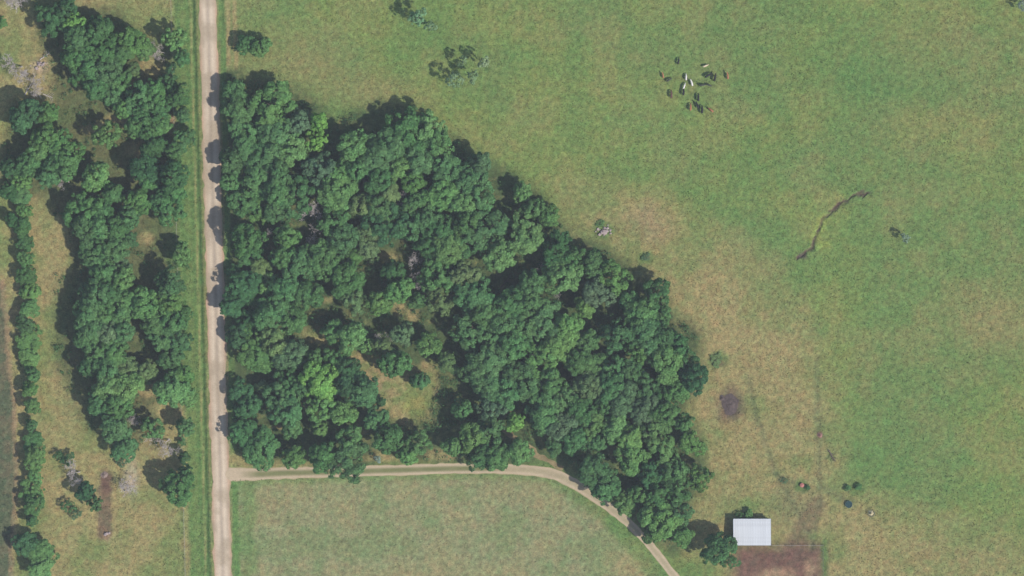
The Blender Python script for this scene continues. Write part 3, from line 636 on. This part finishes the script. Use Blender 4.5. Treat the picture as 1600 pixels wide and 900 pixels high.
# small shrubs
SHR = [(105, 718, 12, 4.5, 'd', 'dark bushy shrub left of the grey dead tree in the paddock'), (92, 712, 9, 3.5, 'm', 'small green shrub leftmost above the paddock trees'), (108, 790, 11, 4, 'm', 'low green shrub at the lower left of the paddock'), (120, 803, 9, 3.5, 'g', 'small grey-green shrub lowest in the paddock cluster'),
       (190, 724, 8, 3, 'g', 'small shrub left of the pale soil in the paddock'), (1155, 806, 6, 2.5, 'm', 'low green shrub touching the upper left corner of the shed'), (1170, 803, 8, 3, 'l', 'green bush behind the top side of the white shed'), (1142, 878, 13, 5, 'm', 'green bush lower left of the white shed'),
       (1262, 762, 4, 1.5, 'd', 'tiny dark bush right of the red feeder'), (1325, 762, 5, 1.6, 'm', 'tiny green bush above the dark water tank'), (1341, 761, 5, 1.6, 'm', 'tiny green bush above and right of the dark water tank'), (1225, 752, 5, 1.2, 'g', 'low grey-green weed bush left of the red feeder'),
       (285, 690, 6, 3, 'm', 'small shrub on the road fence beside the broad dead tree'), (4, 36, 9, 4, 'l', 'bright green shrub at the left edge near the top'), (595, 628, 9, 4, 'd', 'small dark shrub at the left edge of the clearing'), (1120, 562, 11, 1.0, 'o', 'low spreading weed bush off the right edge of the wood'), (1010, 402, 7, 1.0, 'g', 'small low bush off the upper right edge of the wood'), (938, 350, 6, 0.8, 'm', 'small low bush behind the pinkish rubble heap'), (1100, 700, 7, 2, 'l', 'pale low shrub on the right fringe of the wood')]
for k, (x, y, r, h, t, lb) in enumerate(SHR):
    root = empty('shrub', (*at(x, y, h * .6), 0), k * 1.1); tag(root, lb, 'shrub'); thin = 'paddock' in lb or 'low' in lb
    s = (r * S * 1.15 / CR, r * S * 1.15 / CR, h / CH); cm, tm, lm = PRO[k % 16]
    c = put('foliage', SPR[k % 3] if thin else cm, root); c.scale = s; c.color = (*TONE[t][0], 1); o = put('stem', lm, root); o.scale = s

# ------------------------------------------------------------------ undergrowth and tussocks (uncountable)
def scatter(n, x0, x1, y0, y1): return RNG.uniform(x0, x1, n), RNG.uniform(y0, y1, n)
def undergrowth(name, poly, n, avoid, per, hmax, mat):
    x, y = scatter(n, min(p[0] for p in poly), max(p[0] for p in poly), min(p[1] for p in poly), max(p[1] for p in poly))
    k = inpoly(x, y, poly)
    for A in avoid: k &= ~A(x, y)
    k &= fbm(x, y, 30, 3, 91) > .40
    x, y = x[k], y[k]; m = len(x); hh = RNG.uniform(.6, hmax, m)
    X = np.repeat((x - 800) * S, per); Y = np.repeat((450 - y) * S, per); R = np.repeat(RNG.uniform(.5, 1.3, m), per); Z = np.repeat(hh, per); R = R * (.8 + Z * .25)
    d = RNG.normal(0, 1, (m * per, 3)); d[:, 2] = np.abs(d[:, 2]); d /= np.linalg.norm(d, axis=1)[:, None]
    P_ = np.stack([X + d[:, 0] * R, Y + d[:, 1] * R, Z * d[:, 2] * RNG.uniform(.6, 1, m * per)], 1); P_[:, 2] = np.maximum(P_[:, 2], .12)
    V, F = leaf_cloud(P_, d, .24, RNG); V[:, 2] = np.maximum(V[:, 2], .03)
    o = put(name, mesh_np(name, V, F, mat)); tag(o, kind='stuff'); return o
inclear = lambda x, y: inpoly(x, y, CLEAR)
near = lambda L, w: (lambda x, y: dpoly(x, y, L, False) < w)
u1 = undergrowth('undergrowth', WOOD, 6500, [inclear, near(DRIVE, 16), near([(764, 648), (800, 682), (840, 712), (880, 732)], 10), lambda x, y: (x < 358), lambda x, y: dpoly(x, y, WOOD) < 7], 26, 4.6, M_under)
tag(u1, 'low green undergrowth between the trees of the big wood', 'undergrowth')
u2 = undergrowth('undergrowth', WEST, 900, [lambda x, y: np.hypot(x - 228, y - 373) < 17, lambda x, y: np.hypot(x - 222, y - 235) < 30, lambda x, y: np.hypot(x - 235, y - 105) < 24], 26, 1.8, M_under)
tag(u2, 'low green undergrowth between the trees left of the road', 'undergrowth')

def mat_grass():
    m, t, b = mat_base('tussock_grass'); N, L = t.nodes, t.links
    a = N.new('ShaderNodeAttribute'); a.attribute_name = 'tint'; geo = N.new('ShaderNodeNewGeometry')
    mr = N.new('ShaderNodeMapRange'); mr.inputs[3].default_value = .7; mr.inputs[4].default_value = 1.3; L.new(geo.outputs['Random Per Island'], mr.inputs[0])
    s = N.new('ShaderNodeVectorMath'); s.operation = 'SCALE'; L.new(a.outputs['Color'], s.inputs[0]); L.new(mr.outputs[0], s.inputs[3]); L.new(s.outputs[0], b.inputs['Base Color'])
    return m
n = 120000
x, y = scatter(n, -10, 1610, -10, 910)
dens = .35 + .9 * fbm(x, y, 60, 3, 71)
k = RNG.uniform(0, 1, n) < dens
k &= ~((x > rl(y) - 2) & (x < rr(y) + 2)) & ~(dpoly(x, y, DRIVE, False) < 9) & ~((x > 1143) & (x < 1290) & (y > 808)) & ~(inpoly(x, y, WOOD) & ~inpoly(x, y, CLEAR))
k &= (dpoly(x, y, GULLY, False) > 4)
inf = inpoly(x, y, [(366, 752), (600, 742), (850, 745), (960, 825), (1060, 950), (368, 1100)]); k &= ~(inf & (RNG.uniform(0, 1, n) < .6))
x, y = x[k], y[k]; m = len(x); X = (x - 800) * S; Y = (450 - y) * S
hh = RNG.uniform(.10, .38, m) * (.6 + fbm(x, y, 40, 3, 77)); rr0 = RNG.uniform(.10, .30, m)
a0 = RNG.uniform(0, 6.28, m); V = np.zeros((m, 5, 3)); Z0 = ground_z(X, Y); V[:, 0] = np.stack([X + RNG.normal(0, .08, m), Y + RNG.normal(0, .08, m), Z0 + hh], 1)
for j in range(4):
    a = a0 + j * math.pi / 2; V[:, j + 1] = np.stack([X + np.cos(a) * rr0, Y + np.sin(a) * rr0, Z0 - .02], 1)
b = np.arange(m) * 5; F = np.concatenate([np.stack([b, b + 1 + j, b + 1 + (j + 1) % 4], 1) for j in range(4)])
gm = mesh_np('tall_grass', V.reshape(-1, 3), F, mat_grass()); ct = ground_tint(X, Y) * RNG.uniform(.8, 1.2, m)[:, None]
set_tint(gm, np.repeat(ct, 5, 0)); tag(put('tall_grass', gm), 'grass tussocks scattered over pasture and verges', 'grass', kind='stuff')

# ------------------------------------------------------------------ fences
def fence(name, P, label, gap=4.5, rails=4, ht=1.25):
    P = [Vector((*at(*p), 0)) for p in P]; root = empty(name, P[0]); tag(root, label, 'fence')
    bm = bmesh.new(); bmesh.ops.create_cone(bm, segments=6, radius1=.09, radius2=.08, depth=ht + .35, cap_ends=True)
    bmesh.ops.translate(bm, verts=bm.verts, vec=(0, 0, (ht + .35) / 2 - .35)); pm = bm_mesh('fence_post', bm, M_post)
    paths = []
    for a, b in zip(P[:-1], P[1:]):
        L_ = (b - a).length; n = max(1, int(round(L_ / gap)))
        for i in range(n + (b is P[-1])):
            o = put('post', pm, root, a.lerp(b, i / n) - P[0]); o.rotation_euler = (random.uniform(-.04, .04), random.uniform(-.04, .04), random.uniform(0, 3)); o.scale[2] = random.uniform(.92, 1.08)
        for r in range(rails): paths.append([(a - P[0] + Vector((0, 0, .3 + r * .28)), .012), (b - P[0] + Vector((0, 0, .3 + r * .28)), .012)])
    V, F = tubes(paths, 3); put('wire', mesh_np('wire', V, F, M_wire), root)
fence('wire_fence', [(266, -40), (290, 910), (291, 960)], 'wire and post fence along the left verge of the gravel road')
fence('wire_fence', [(1286, 1000), (1286, 852), (1205, 852)], 'wire and post fence round the brown corral by the shed', 2.6)

# ------------------------------------------------------------------ shed
def shed():
    x0, y1 = at(1146, 811, 4); x1, y0 = at(1204.5, 852, 4)
    w, d = x1 - x0, y1 - y0; root = empty('shed', ((x0 + x1) / 2, (y0 + y1) / 2, 0)); tag(root, 'white flat-roofed open-fronted shed beside the brown corral', 'shed')
    zb, zf = 3.4, 4.1; hw, hd = w / 2, d / 2
    # roof sheets, each with its own ribs, sloping down towards the back (top of the picture)
    n = 15; pw = w / n; sl = math.atan2(zf - zb, d); prof = [(-.5, 0), (-.46, .045), (-.40, .045), (-.36, 0), (0 - .04, 0), (-.01, .02), (.02, .02), (.05, 0), (.5, 0)]
    V = []; F = []
    for yy in (-hd, hd):
        for zz in (0, -.012):
            for (u, h) in prof: V.append((u * pw * .998, yy, zz + h + (zf if yy < 0 else zb)))
    m = len(prof)
    for i in range(m - 1): F += [(i, i + 1, 2 * m + i + 1, 2 * m + i), (m + i + 1, m + i, 3 * m + i, 3 * m + i + 1), (i + 1, i, m + i, m + i + 1), (2 * m + i, 2 * m + i + 1, 3 * m + i + 1, 3 * m + i)]
    pm = mesh_np('roof_sheet', V, F, M_roof)
    for i in range(n): put('roof_sheet', pm, root, (-hw + pw * (i + .5), 0, random.uniform(0, .008)))
    def part(nm, boxes, mat):
        bm = bmesh.new()
        for b_ in boxes: bx(bm, *b_)
        bmesh.ops.bevel(bm, geom=bm.edges[:], offset=.01, segments=1); return put(nm, bm_mesh(nm, bm, mat), root)
    part('fascia', [(-hw - .03, hw + .03, -hd - .06, -hd - .01, zf - .28, zf + .05)], M_trim); part('fascia', [(-hw - .03, hw + .03, hd + .01, hd + .06, zb - .22, zb + .03)], M_trim)
    for s in (-1, 1):
        bm = bmesh.new(); v = bx(bm, s * (hw + .03) - .03, s * (hw + .03) + .03, -hd, hd, 0, .25)
        for q in v: q.co.z += (zf if q.co.y < 0 else zb) - .2
        put('barge_board', bm_mesh('barge_board', bm, M_trim), root)
        bm = bmesh.new(); v = bx(bm, s * (hw - .3) - .04, s * (hw - .3) + .04, -hd + .9, hd - .3, 0, 1)
        for q in v:
            if q.co.z > .5: q.co.z = zb - .06 + (hd - q.co.y) / d * (zf - zb)
        put('wall', bm_mesh('wall', bm, M_siding), root)
    part('wall', [(-hw + .34, hw - .34, hd - .38, hd - .30, 0, zb - .08)], M_siding)
    for i in range(6):
        xx = -hw + .4 + i * (w - .8) / 5; part('post', [(xx - .08, xx + .08, -hd + .5, -hd + .66, -.2, zf - .12)], M_post)
    part('beam', [(-hw + .2, hw - .2, -hd + .46, -hd + .495, zf - .35, zf - .13)], M_post)
shed()

# ------------------------------------------------------------------ feeders, heaps, logs
def tank():
    x, y = at(1326, 788); root = empty('water_tank', (x, y, 0)); tag(root, 'small dark teal round water tank in the lower right pasture', 'water tank')
    bm = bmesh.new(); a = bmesh.ops.create_circle(bm, segments=28, radius=1.3)['verts']; n = 28
    rings = [(1.3, 0), (1.3, .62), (1.34, .66), (1.25, .66), (1.22, .1), (.01, .1)]; bm.free(); V, F = [], []
    for r, z in rings:
        for k in range(n): V.append((r * math.cos(6.28318 * k / n), r * math.sin(6.28318 * k / n), z))
    for i in range(len(rings) - 1):
        for k in range(n): F.append((i * n + k, i * n + (k + 1) % n, (i + 1) * n + (k + 1) % n, (i + 1) * n + k))
    put('tank_wall', mesh_np('tank_wall', V, F, M_tank), root)
    V = [(1.22 * math.cos(6.28318 * k / n), 1.22 * math.sin(6.28318 * k / n), .5) for k in range(n)]
    wm, t, b_ = mat_base('tank_water'); b_.inputs['Base Color'].default_value = (.02, .05, .05, 1); b_.inputs['Roughness'].default_value = .08; b_.inputs['Specular IOR Level'].default_value = .5
    me = bpy.data.meshes.new('water'); me.from_pydata(V, [], [list(range(n))]); me.materials.append(wm); put('water', me, root)
    V, F = tubes([[((1.45, -.9, -.2), .05), ((1.45, -.9, .9), .05), ((1.0, -.7, .95), .04)]], 6); put('supply_pipe', mesh_np('supply_pipe', V, F, M_wire), root)
tank()
def hay_ring():
    x, y = at(1361, 802); root = empty('hay_feeder', (x, y, 0)); tag(root, 'ring feeder holding pale hay right of the dark water tank', 'hay feeder')
    for z in (.15, .6, 1.1):
        n = 24; ch = [((1.25 * math.cos(6.28318 * k / n), 1.25 * math.sin(6.28318 * k / n), z), .035) for k in range(n + 1)]; V, F = tubes([ch], 5); put('hoop', mesh_np('hoop', V, F, M_tank), root)
    vm = None
    for k in range(14):
        a = 6.28318 * k / 14
        if vm is None: V, F = tubes([[((0, 0, .0), .025), ((0, 0, 1.1), .025)]], 5); vm = mesh_np('upright', V, F, M_tank)
        put('upright', vm, root, (1.25 * math.cos(a), 1.25 * math.sin(a), 0))
    heap_mesh('hay', .95, .8, M_hay, 3, root)
def heap_mesh(name, r, h, mat, seed, parent=None, loc=(0, 0, 0), rough=.25, n=26):
    V, F = [], []; rg = np.random.default_rng(seed)
    for i in range(9):
        q = i / 8
        for k in range(n):
            a = 6.28318 * k / n; nn = float(vnoise(np.array(math.cos(a) * 3. + seed), np.array(math.sin(a) * 3.), 1.3, seed)); rr_ = r * q * (1 + (nn - .5) * .5)
            z = h * (math.cos(q * math.pi) * .5 + .5) * (1 + rg.uniform(-rough, rough) * (q < .95)) - (.03 if q > .95 else 0); V.append((rr_ * math.cos(a), rr_ * math.sin(a), z))
    for i in range(8):
        for k in range(n): F.append((i * n + k, (i + 1) * n + k, (i + 1) * n + (k + 1) % n, i * n + (k + 1) % n))
    return put(name, mesh_np(name, V, F, mat), parent, loc)
hay_ring()
def mineral():
    x, y = at(1253, 758); root = empty('mineral_feeder', (x, y, 0)); tag(root, 'small red mineral feeder beside a tiny dark bush', 'feeder')
    bm = bmesh.new(); bmesh.ops.create_cone(bm, segments=16, radius1=.55, radius2=.75, depth=.5, cap_ends=True); bmesh.ops.translate(bm, verts=bm.verts, vec=(0, 0, .3)); put('tub', bm_mesh('tub', bm, M_red), root)
    bm = bmesh.new(); bmesh.ops.create_cone(bm, segments=16, radius1=.82, radius2=.15, depth=.22, cap_ends=True); bmesh.ops.translate(bm, verts=bm.verts, vec=(0, 0, .67)); put('lid', bm_mesh('lid', bm, M_red), root)
mineral()
o = heap_mesh('ash_heap', 3.6, .35, M_ash, 5, None, (*at(1141, 632), -.02)); tag(o, 'dark brown round ash heap on the dry pasture right of the wood', 'ash heap')
o = heap_mesh('ash_heap', 1.1, .3, M_ash, 6, None, (*at(1128, 622), -.02)); tag(o, 'small ash mound at the upper left of the big one', 'ash heap')
o = heap_mesh('spoil_heap', 1.0, .5, mat_plain('red_soil', (.22, .12, .10), .3, 2.), 7, None, (*at(1281, 680), -.02)); tag(o, 'small reddish-brown soil heap on the cattle trail', 'soil heap')
o = heap_mesh('spoil_heap', 1.3, .5, mat_plain('brown_soil', (.20, .15, .13), .3, 2.), 9, None, (*at(163, 742), -.02)); tag(o, 'dark brown soil heap in the left paddock', 'soil heap')
def rubble(px, py, n, spread, label, seed):
    rg = random.Random(seed); x, y = at(px, py); root = empty('rubble_heap', (x, y, 0)); tag(root, label, 'rubble heap')
    ms = []
    for q in range(4):
        bm = bmesh.new(); bmesh.ops.create_icosphere(bm, subdivisions=1, radius=.5)
        for v in bm.verts: v.co *= rg.uniform(.7, 1.2)
        ms.append(bm_mesh('stone', bm, M_stone))
    for k in range(n):
        a = rg.uniform(0, 6.28); d = abs(rg.gauss(0, .5)); s = rg.uniform(.5, 1.5)
        ex, ey = math.cos(a) * d * spread * 1.4, math.sin(a) * d * spread; ra = .5
        o = put('stone', ms[k % 4], root, (ex * math.cos(ra) - ey * math.sin(ra), ex * math.sin(ra) + ey * math.cos(ra), max(.1, .55 - d * .5))); o.scale = (s, s * rg.uniform(.6, 1), s * .6); o.rotation_euler = (rg.uniform(-.4, .4), rg.uniform(-.4, .4), rg.uniform(0, 6))
rubble(943, 363, 46, 2.2, 'pinkish-grey rubble heap ringed by grass beside the wood', 1)
rubble(167, 834, 10, .9, 'small pale stone heap at the lower end of the paddock dirt strip', 2)
rubble(62, 100, 22, 2.4, 'scattered pale stones in the upper left clearing', 3)
def log(px, py, L_, r, rz, label, mat, seed):
    x, y = at(px, py); rg = random.Random(seed); root = empty('fallen_log', (x, y, 0), rz); tag(root, label, 'log')
    ch = [((-L_ / 2 + L_ * i / 6, rg.uniform(-.12, .12), r * .8), r * (1 - .08 * i)) for i in range(7)];     br = []
    for k in range(7):
        a = ch[rg.randrange(2, 7)][0]; s = rg.choice((-1, 1)); l = rg.uniform(.8, 2.0); br.append([(a, r * .4), ((a[0] + l * .5, a[1] + s * l * .5, a[2] + .3), r * .25), ((a[0] + l * .8, a[1] + s * l, a[2] + rg.uniform(0, .8)), .03)])
    V, F = tubes([ch] + br, 7); put('trunk', mesh_np('fallen_trunk', V, F, mat, True), root)
log(1300, 712, 5.0, .28, math.radians(-60), 'dark fallen log lying aslant beside the cattle trail', M_bark, 4)
log(44, 140, 5.0, .22, math.radians(60), 'pale fallen trunk in the upper left clearing', M_dead, 5)
log(75, 150, 4.0, .18, math.radians(-20), 'pale fallen trunk pointing at the left wood', M_dead, 6)
log(70, 88, 4.5, .2, math.radians(35), 'pale fallen trunk above the scattered stones', M_dead, 8)
log(790, 440, 6.0, .3, math.radians(50), 'brown fallen trunk in the dark gap of the wood', M_bark, 9)

# ------------------------------------------------------------------ cattle
def cow_mesh(graze, seed):
    # skeleton: pelvis root, spine, neck, head, four jointed legs, tail
    P = {'pel': (-.75, 0, 1.20), 'lo': (-.35, 0, 1.22), 'ba': (.15, 0, 1.16), 'sh': (.62, 0, 1.20), 'tb': (-.98, 0, 1.26)}
    if graze: P.update(nk=(1.05, .02, .98), po=(1.38, .06, .62), fh=(1.50, .08, .40), mz=(1.60, .10, .17))
    else: P.update(nk=(1.02, .04, 1.36), po=(1.30, .10, 1.50), fh=(1.46, .14, 1.40), mz=(1.68, .18, 1.22))
    R = {'pel': (.30, .30), 'lo': (.36, .40), 'ba': (.38, .44), 'sh': (.30, .38), 'tb': (.10, .10), 'nk': (.17, .24), 'po': (.15, .16), 'fh': (.13, .14), 'mz': (.10, .09)}
    E = [('pel', 'lo'), ('lo', 'ba'), ('ba', 'sh'), ('sh', 'nk'), ('nk', 'po'), ('po', 'fh'), ('fh', 'mz'), ('pel', 'tb')]
    rg = random.Random(seed)
    for s, n_ in ((1, 'l'), (-1, 'r')):
        st = rg.uniform(-.14, .14)
        for nm, p, r in (('hip', (-.80, .18 * s, 1.02), .19), ('stf', (-.62 + st * .4, .22 * s, .78), .14), ('hok', (-.90 + st * .8, .20 * s, .50), .075), ('fet', (-.84 + st, .20 * s, .14), .055), ('hof', (-.79 + st, .20 * s, .04), .07)):
            P[n_ + nm] = p; R[n_ + nm] = (r, r)
        E += [('pel', n_ + 'hip'), (n_ + 'hip', n_ + 'stf'), (n_ + 'stf', n_ + 'hok'), (n_ + 'hok', n_ + 'fet'), (n_ + 'fet', n_ + 'hof')]
        st = rg.uniform(-.14, .14)
        for nm, p, r in (('shl', (.62, .18 * s, .90), .16), ('elb', (.58, .19 * s, .72), .11), ('kne', (.63 + st * .6, .18 * s, .44), .07), ('pas', (.61 + st, .18 * s, .14), .05), ('fho', (.66 + st, .18 * s, .04), .07)):
            P[n_ + nm] = p; R[n_ + nm] = (r, r)
        E += [('sh', n_ + 'shl'), (n_ + 'shl', n_ + 'elb'), (n_ + 'elb', n_ + 'kne'), (n_ + 'kne', n_ + 'pas'), (n_ + 'pas', n_ + 'fho')]
    for s, n_ in ((1, 'l'), (-1, 'r')):
        po = Vector(P['po']); P[n_ + 'ear'] = tuple(po + Vector((-.06, .13 * s, .03))); P[n_ + 'et'] = tuple(po + Vector((-.10, .29 * s, .0))); R[n_ + 'ear'] = (.05, .05); R[n_ + 'et'] = (.04, .02)
        E += [('po', n_ + 'ear'), (n_ + 'ear', n_ + 'et')]
    P['t1'] = (-1.10, 0, 1.05); P['t2'] = (-1.13, .02, .65); P['t3'] = (-1.12, .03, .42); R['t1'] = (.04, .04); R['t2'] = (.03, .03); R['t3'] = (.06, .06); E += [('tb', 't1'), ('t1', 't2'), ('t2', 't3')]
    names = list(P); me = bpy.data.meshes.new('cow_skeleton'); me.from_pydata([P[k] for k in names], [(names.index(a), names.index(b)) for a, b in E], [])
    o = bpy.data.objects.new('cow_skeleton', me); C.objects.link(o); md = o.modifiers.new('skin', 'SKIN'); md.use_smooth_shade = True
    for i, k in enumerate(names): me.skin_vertices[0].data[i].radius = R[k]; me.skin_vertices[0].data[i].use_root = (k == 'pel')
    s = o.modifiers.new('sub', 'SUBSURF'); s.levels = 2
    dg = bpy.context.evaluated_depsgraph_get(); out = bpy.data.meshes.new_from_object(o.evaluated_get(dg)); bpy.data.objects.remove(o); out.name = 'cow_body'
    return out
COW = [cow_mesh(True, 1), cow_mesh(True, 2), cow_mesh(False, 3), cow_mesh(True, 4)]
def mat_hide(nm, col, patch=None):
    m, t, b = mat_base(nm); N, L = t.nodes, t.links; b.inputs['Roughness'].default_value = .7; tc = N.new('ShaderNodeTexCoord'); no = N.new('ShaderNodeTexNoise'); no.inputs['Scale'].default_value = 1.6
    L.new(tc.outputs['Object'], no.inputs['Vector']); cr = N.new('ShaderNodeValToRGB'); L.new(no.outputs['Fac'], cr.inputs[0])
    cr.color_ramp.elements[0].color = (*[c * .8 for c in col], 1); cr.color_ramp.elements[1].color = (*(patch or [min(1, c * 1.25) for c in col]), 1)
    if patch: cr.color_ramp.elements[0].position = .56; cr.color_ramp.elements[1].position = .60
    L.new(cr.outputs[0], b.inputs['Base Color']); return m
HIDE = {'black': mat_hide('black_hide', (.018, .018, .022)), 'white': mat_hide('white_hide', (.58, .55, .52)), 'red': mat_hide('red_hide', (.30, .13, .07)), 'brown': mat_hide('brown_hide', (.10, .05, .04)), 'tan': mat_hide('tan_hide', (.55, .45, .32)), 'dark': mat_hide('dark_hide', (.05, .055, .045))}
M_horn = mat_plain('horn', (.45, .40, .32), .1); M_udder = mat_plain('udder_skin', (.5, .3, .26), .1)
HERD = [(1060, 96, 80, 'black', 1.0, 'black cow alone at the top of the herd'), (1102, 103, 20, 'tan', .9, 'pale tan cow above the two black cows'), (1036, 118, 100, 'red', .9, 'reddish cow furthest left in the herd'),
        (1045, 125, 30, 'dark', .95, 'dark cow just lower right of the leftmost reddish cow'), (1049, 148, 92, 'brown', 1.2, 'dark brown cow standing alone at the lower left of the herd'), (1072, 121, 88, 'white', 1.0, 'topmost white cow of the white trio'),
        (1081, 130, 105, 'white', 1.0, 'rightmost white cow of the white trio'), (1069, 135, 70, 'white', .95, 'lowest white cow of the trio, above a black cow'), (1068, 144, 88, 'black', 1.15, 'black cow right below the white trio'),
        (1106, 118, 30, 'black', 1.2, 'black cow left in the upper black pair'), (1117, 122, 75, 'black', 1.15, 'black cow right in the upper black pair'), (1097, 133, 5, 'dark', 1.0, 'dark cow left in the pair below the upper black pair'),
        (1108, 133, 160, 'dark', .95, 'dark cow right in the pair below the upper black pair'), (1091, 153, 90, 'black', 1.15, 'topmost black cow of the lower line of three'), (1090, 165, 110, 'black', 1.05, 'middle black cow of the lower line of three'),
        (1097, 172, 88, 'black', 1.2, 'lowest black cow of the lower line of three'), (1079, 168, 88, 'red', 1.1, 'reddish cow left of the lower line of three'), (1111, 172, 140, 'red', 1.05, 'reddish cow lowest right in the herd'), (1137, 119, 95, 'red', 1.05, 'reddish cow furthest right in the herd')]
for k, (x, y, a, col, s, lb) in enumerate(HERD):
    root = empty('cow', (*at(x, y, 1), 0), math.radians(a)); root.scale = (s * 1.0,) * 3; tag(root, lb, 'cow', 'cattle grazing in the pasture')
    me = COW[k % 4]; o = put('body', me, root)
    if not me.materials: me.materials.append(HIDE['black'])
    o.material_slots[0].link = 'OBJECT'; o.material_slots[0].material = HIDE[col]
    bm = bmesh.new(); bmesh.ops.create_uvsphere(bm, u_segments=10, v_segments=6, radius=.17)
    if k == 0: UM = bm_mesh('udder', bm, M_udder, True)
    else: bm.free()
    o = put('udder', UM, root, (-.52, 0, .78)); o.scale = (1, .9, .8)

# ------------------------------------------------------------------ air
bm = bmesh.new(); bx(bm, -3400, 3400, -3400, 3400, -1.5, H + 12)
hz = bpy.data.materials.new('haze_air'); hz.use_nodes = True
for n_ in list(hz.node_tree.nodes):
    if n_.type == 'BSDF_PRINCIPLED': hz.node_tree.nodes.remove(n_)
vol = hz.node_tree.nodes.new('ShaderNodeVolumePrincipled'); vol.inputs['Color'].default_value = (.80, .88, 1.0, 1); vol.inputs['Density'].default_value = HAZE_DENSITY
hz.node_tree.links.new(vol.outputs[0], [n_ for n_ in hz.node_tree.nodes if n_.type == 'OUTPUT_MATERIAL'][0].inputs['Volume'])
me = bpy.data.meshes.new('haze'); bm.to_mesh(me); bm.free(); me.materials.append(hz)
tag(put('haze', me), 'thin pale haze in the air over the fields', 'haze', kind='stuff')
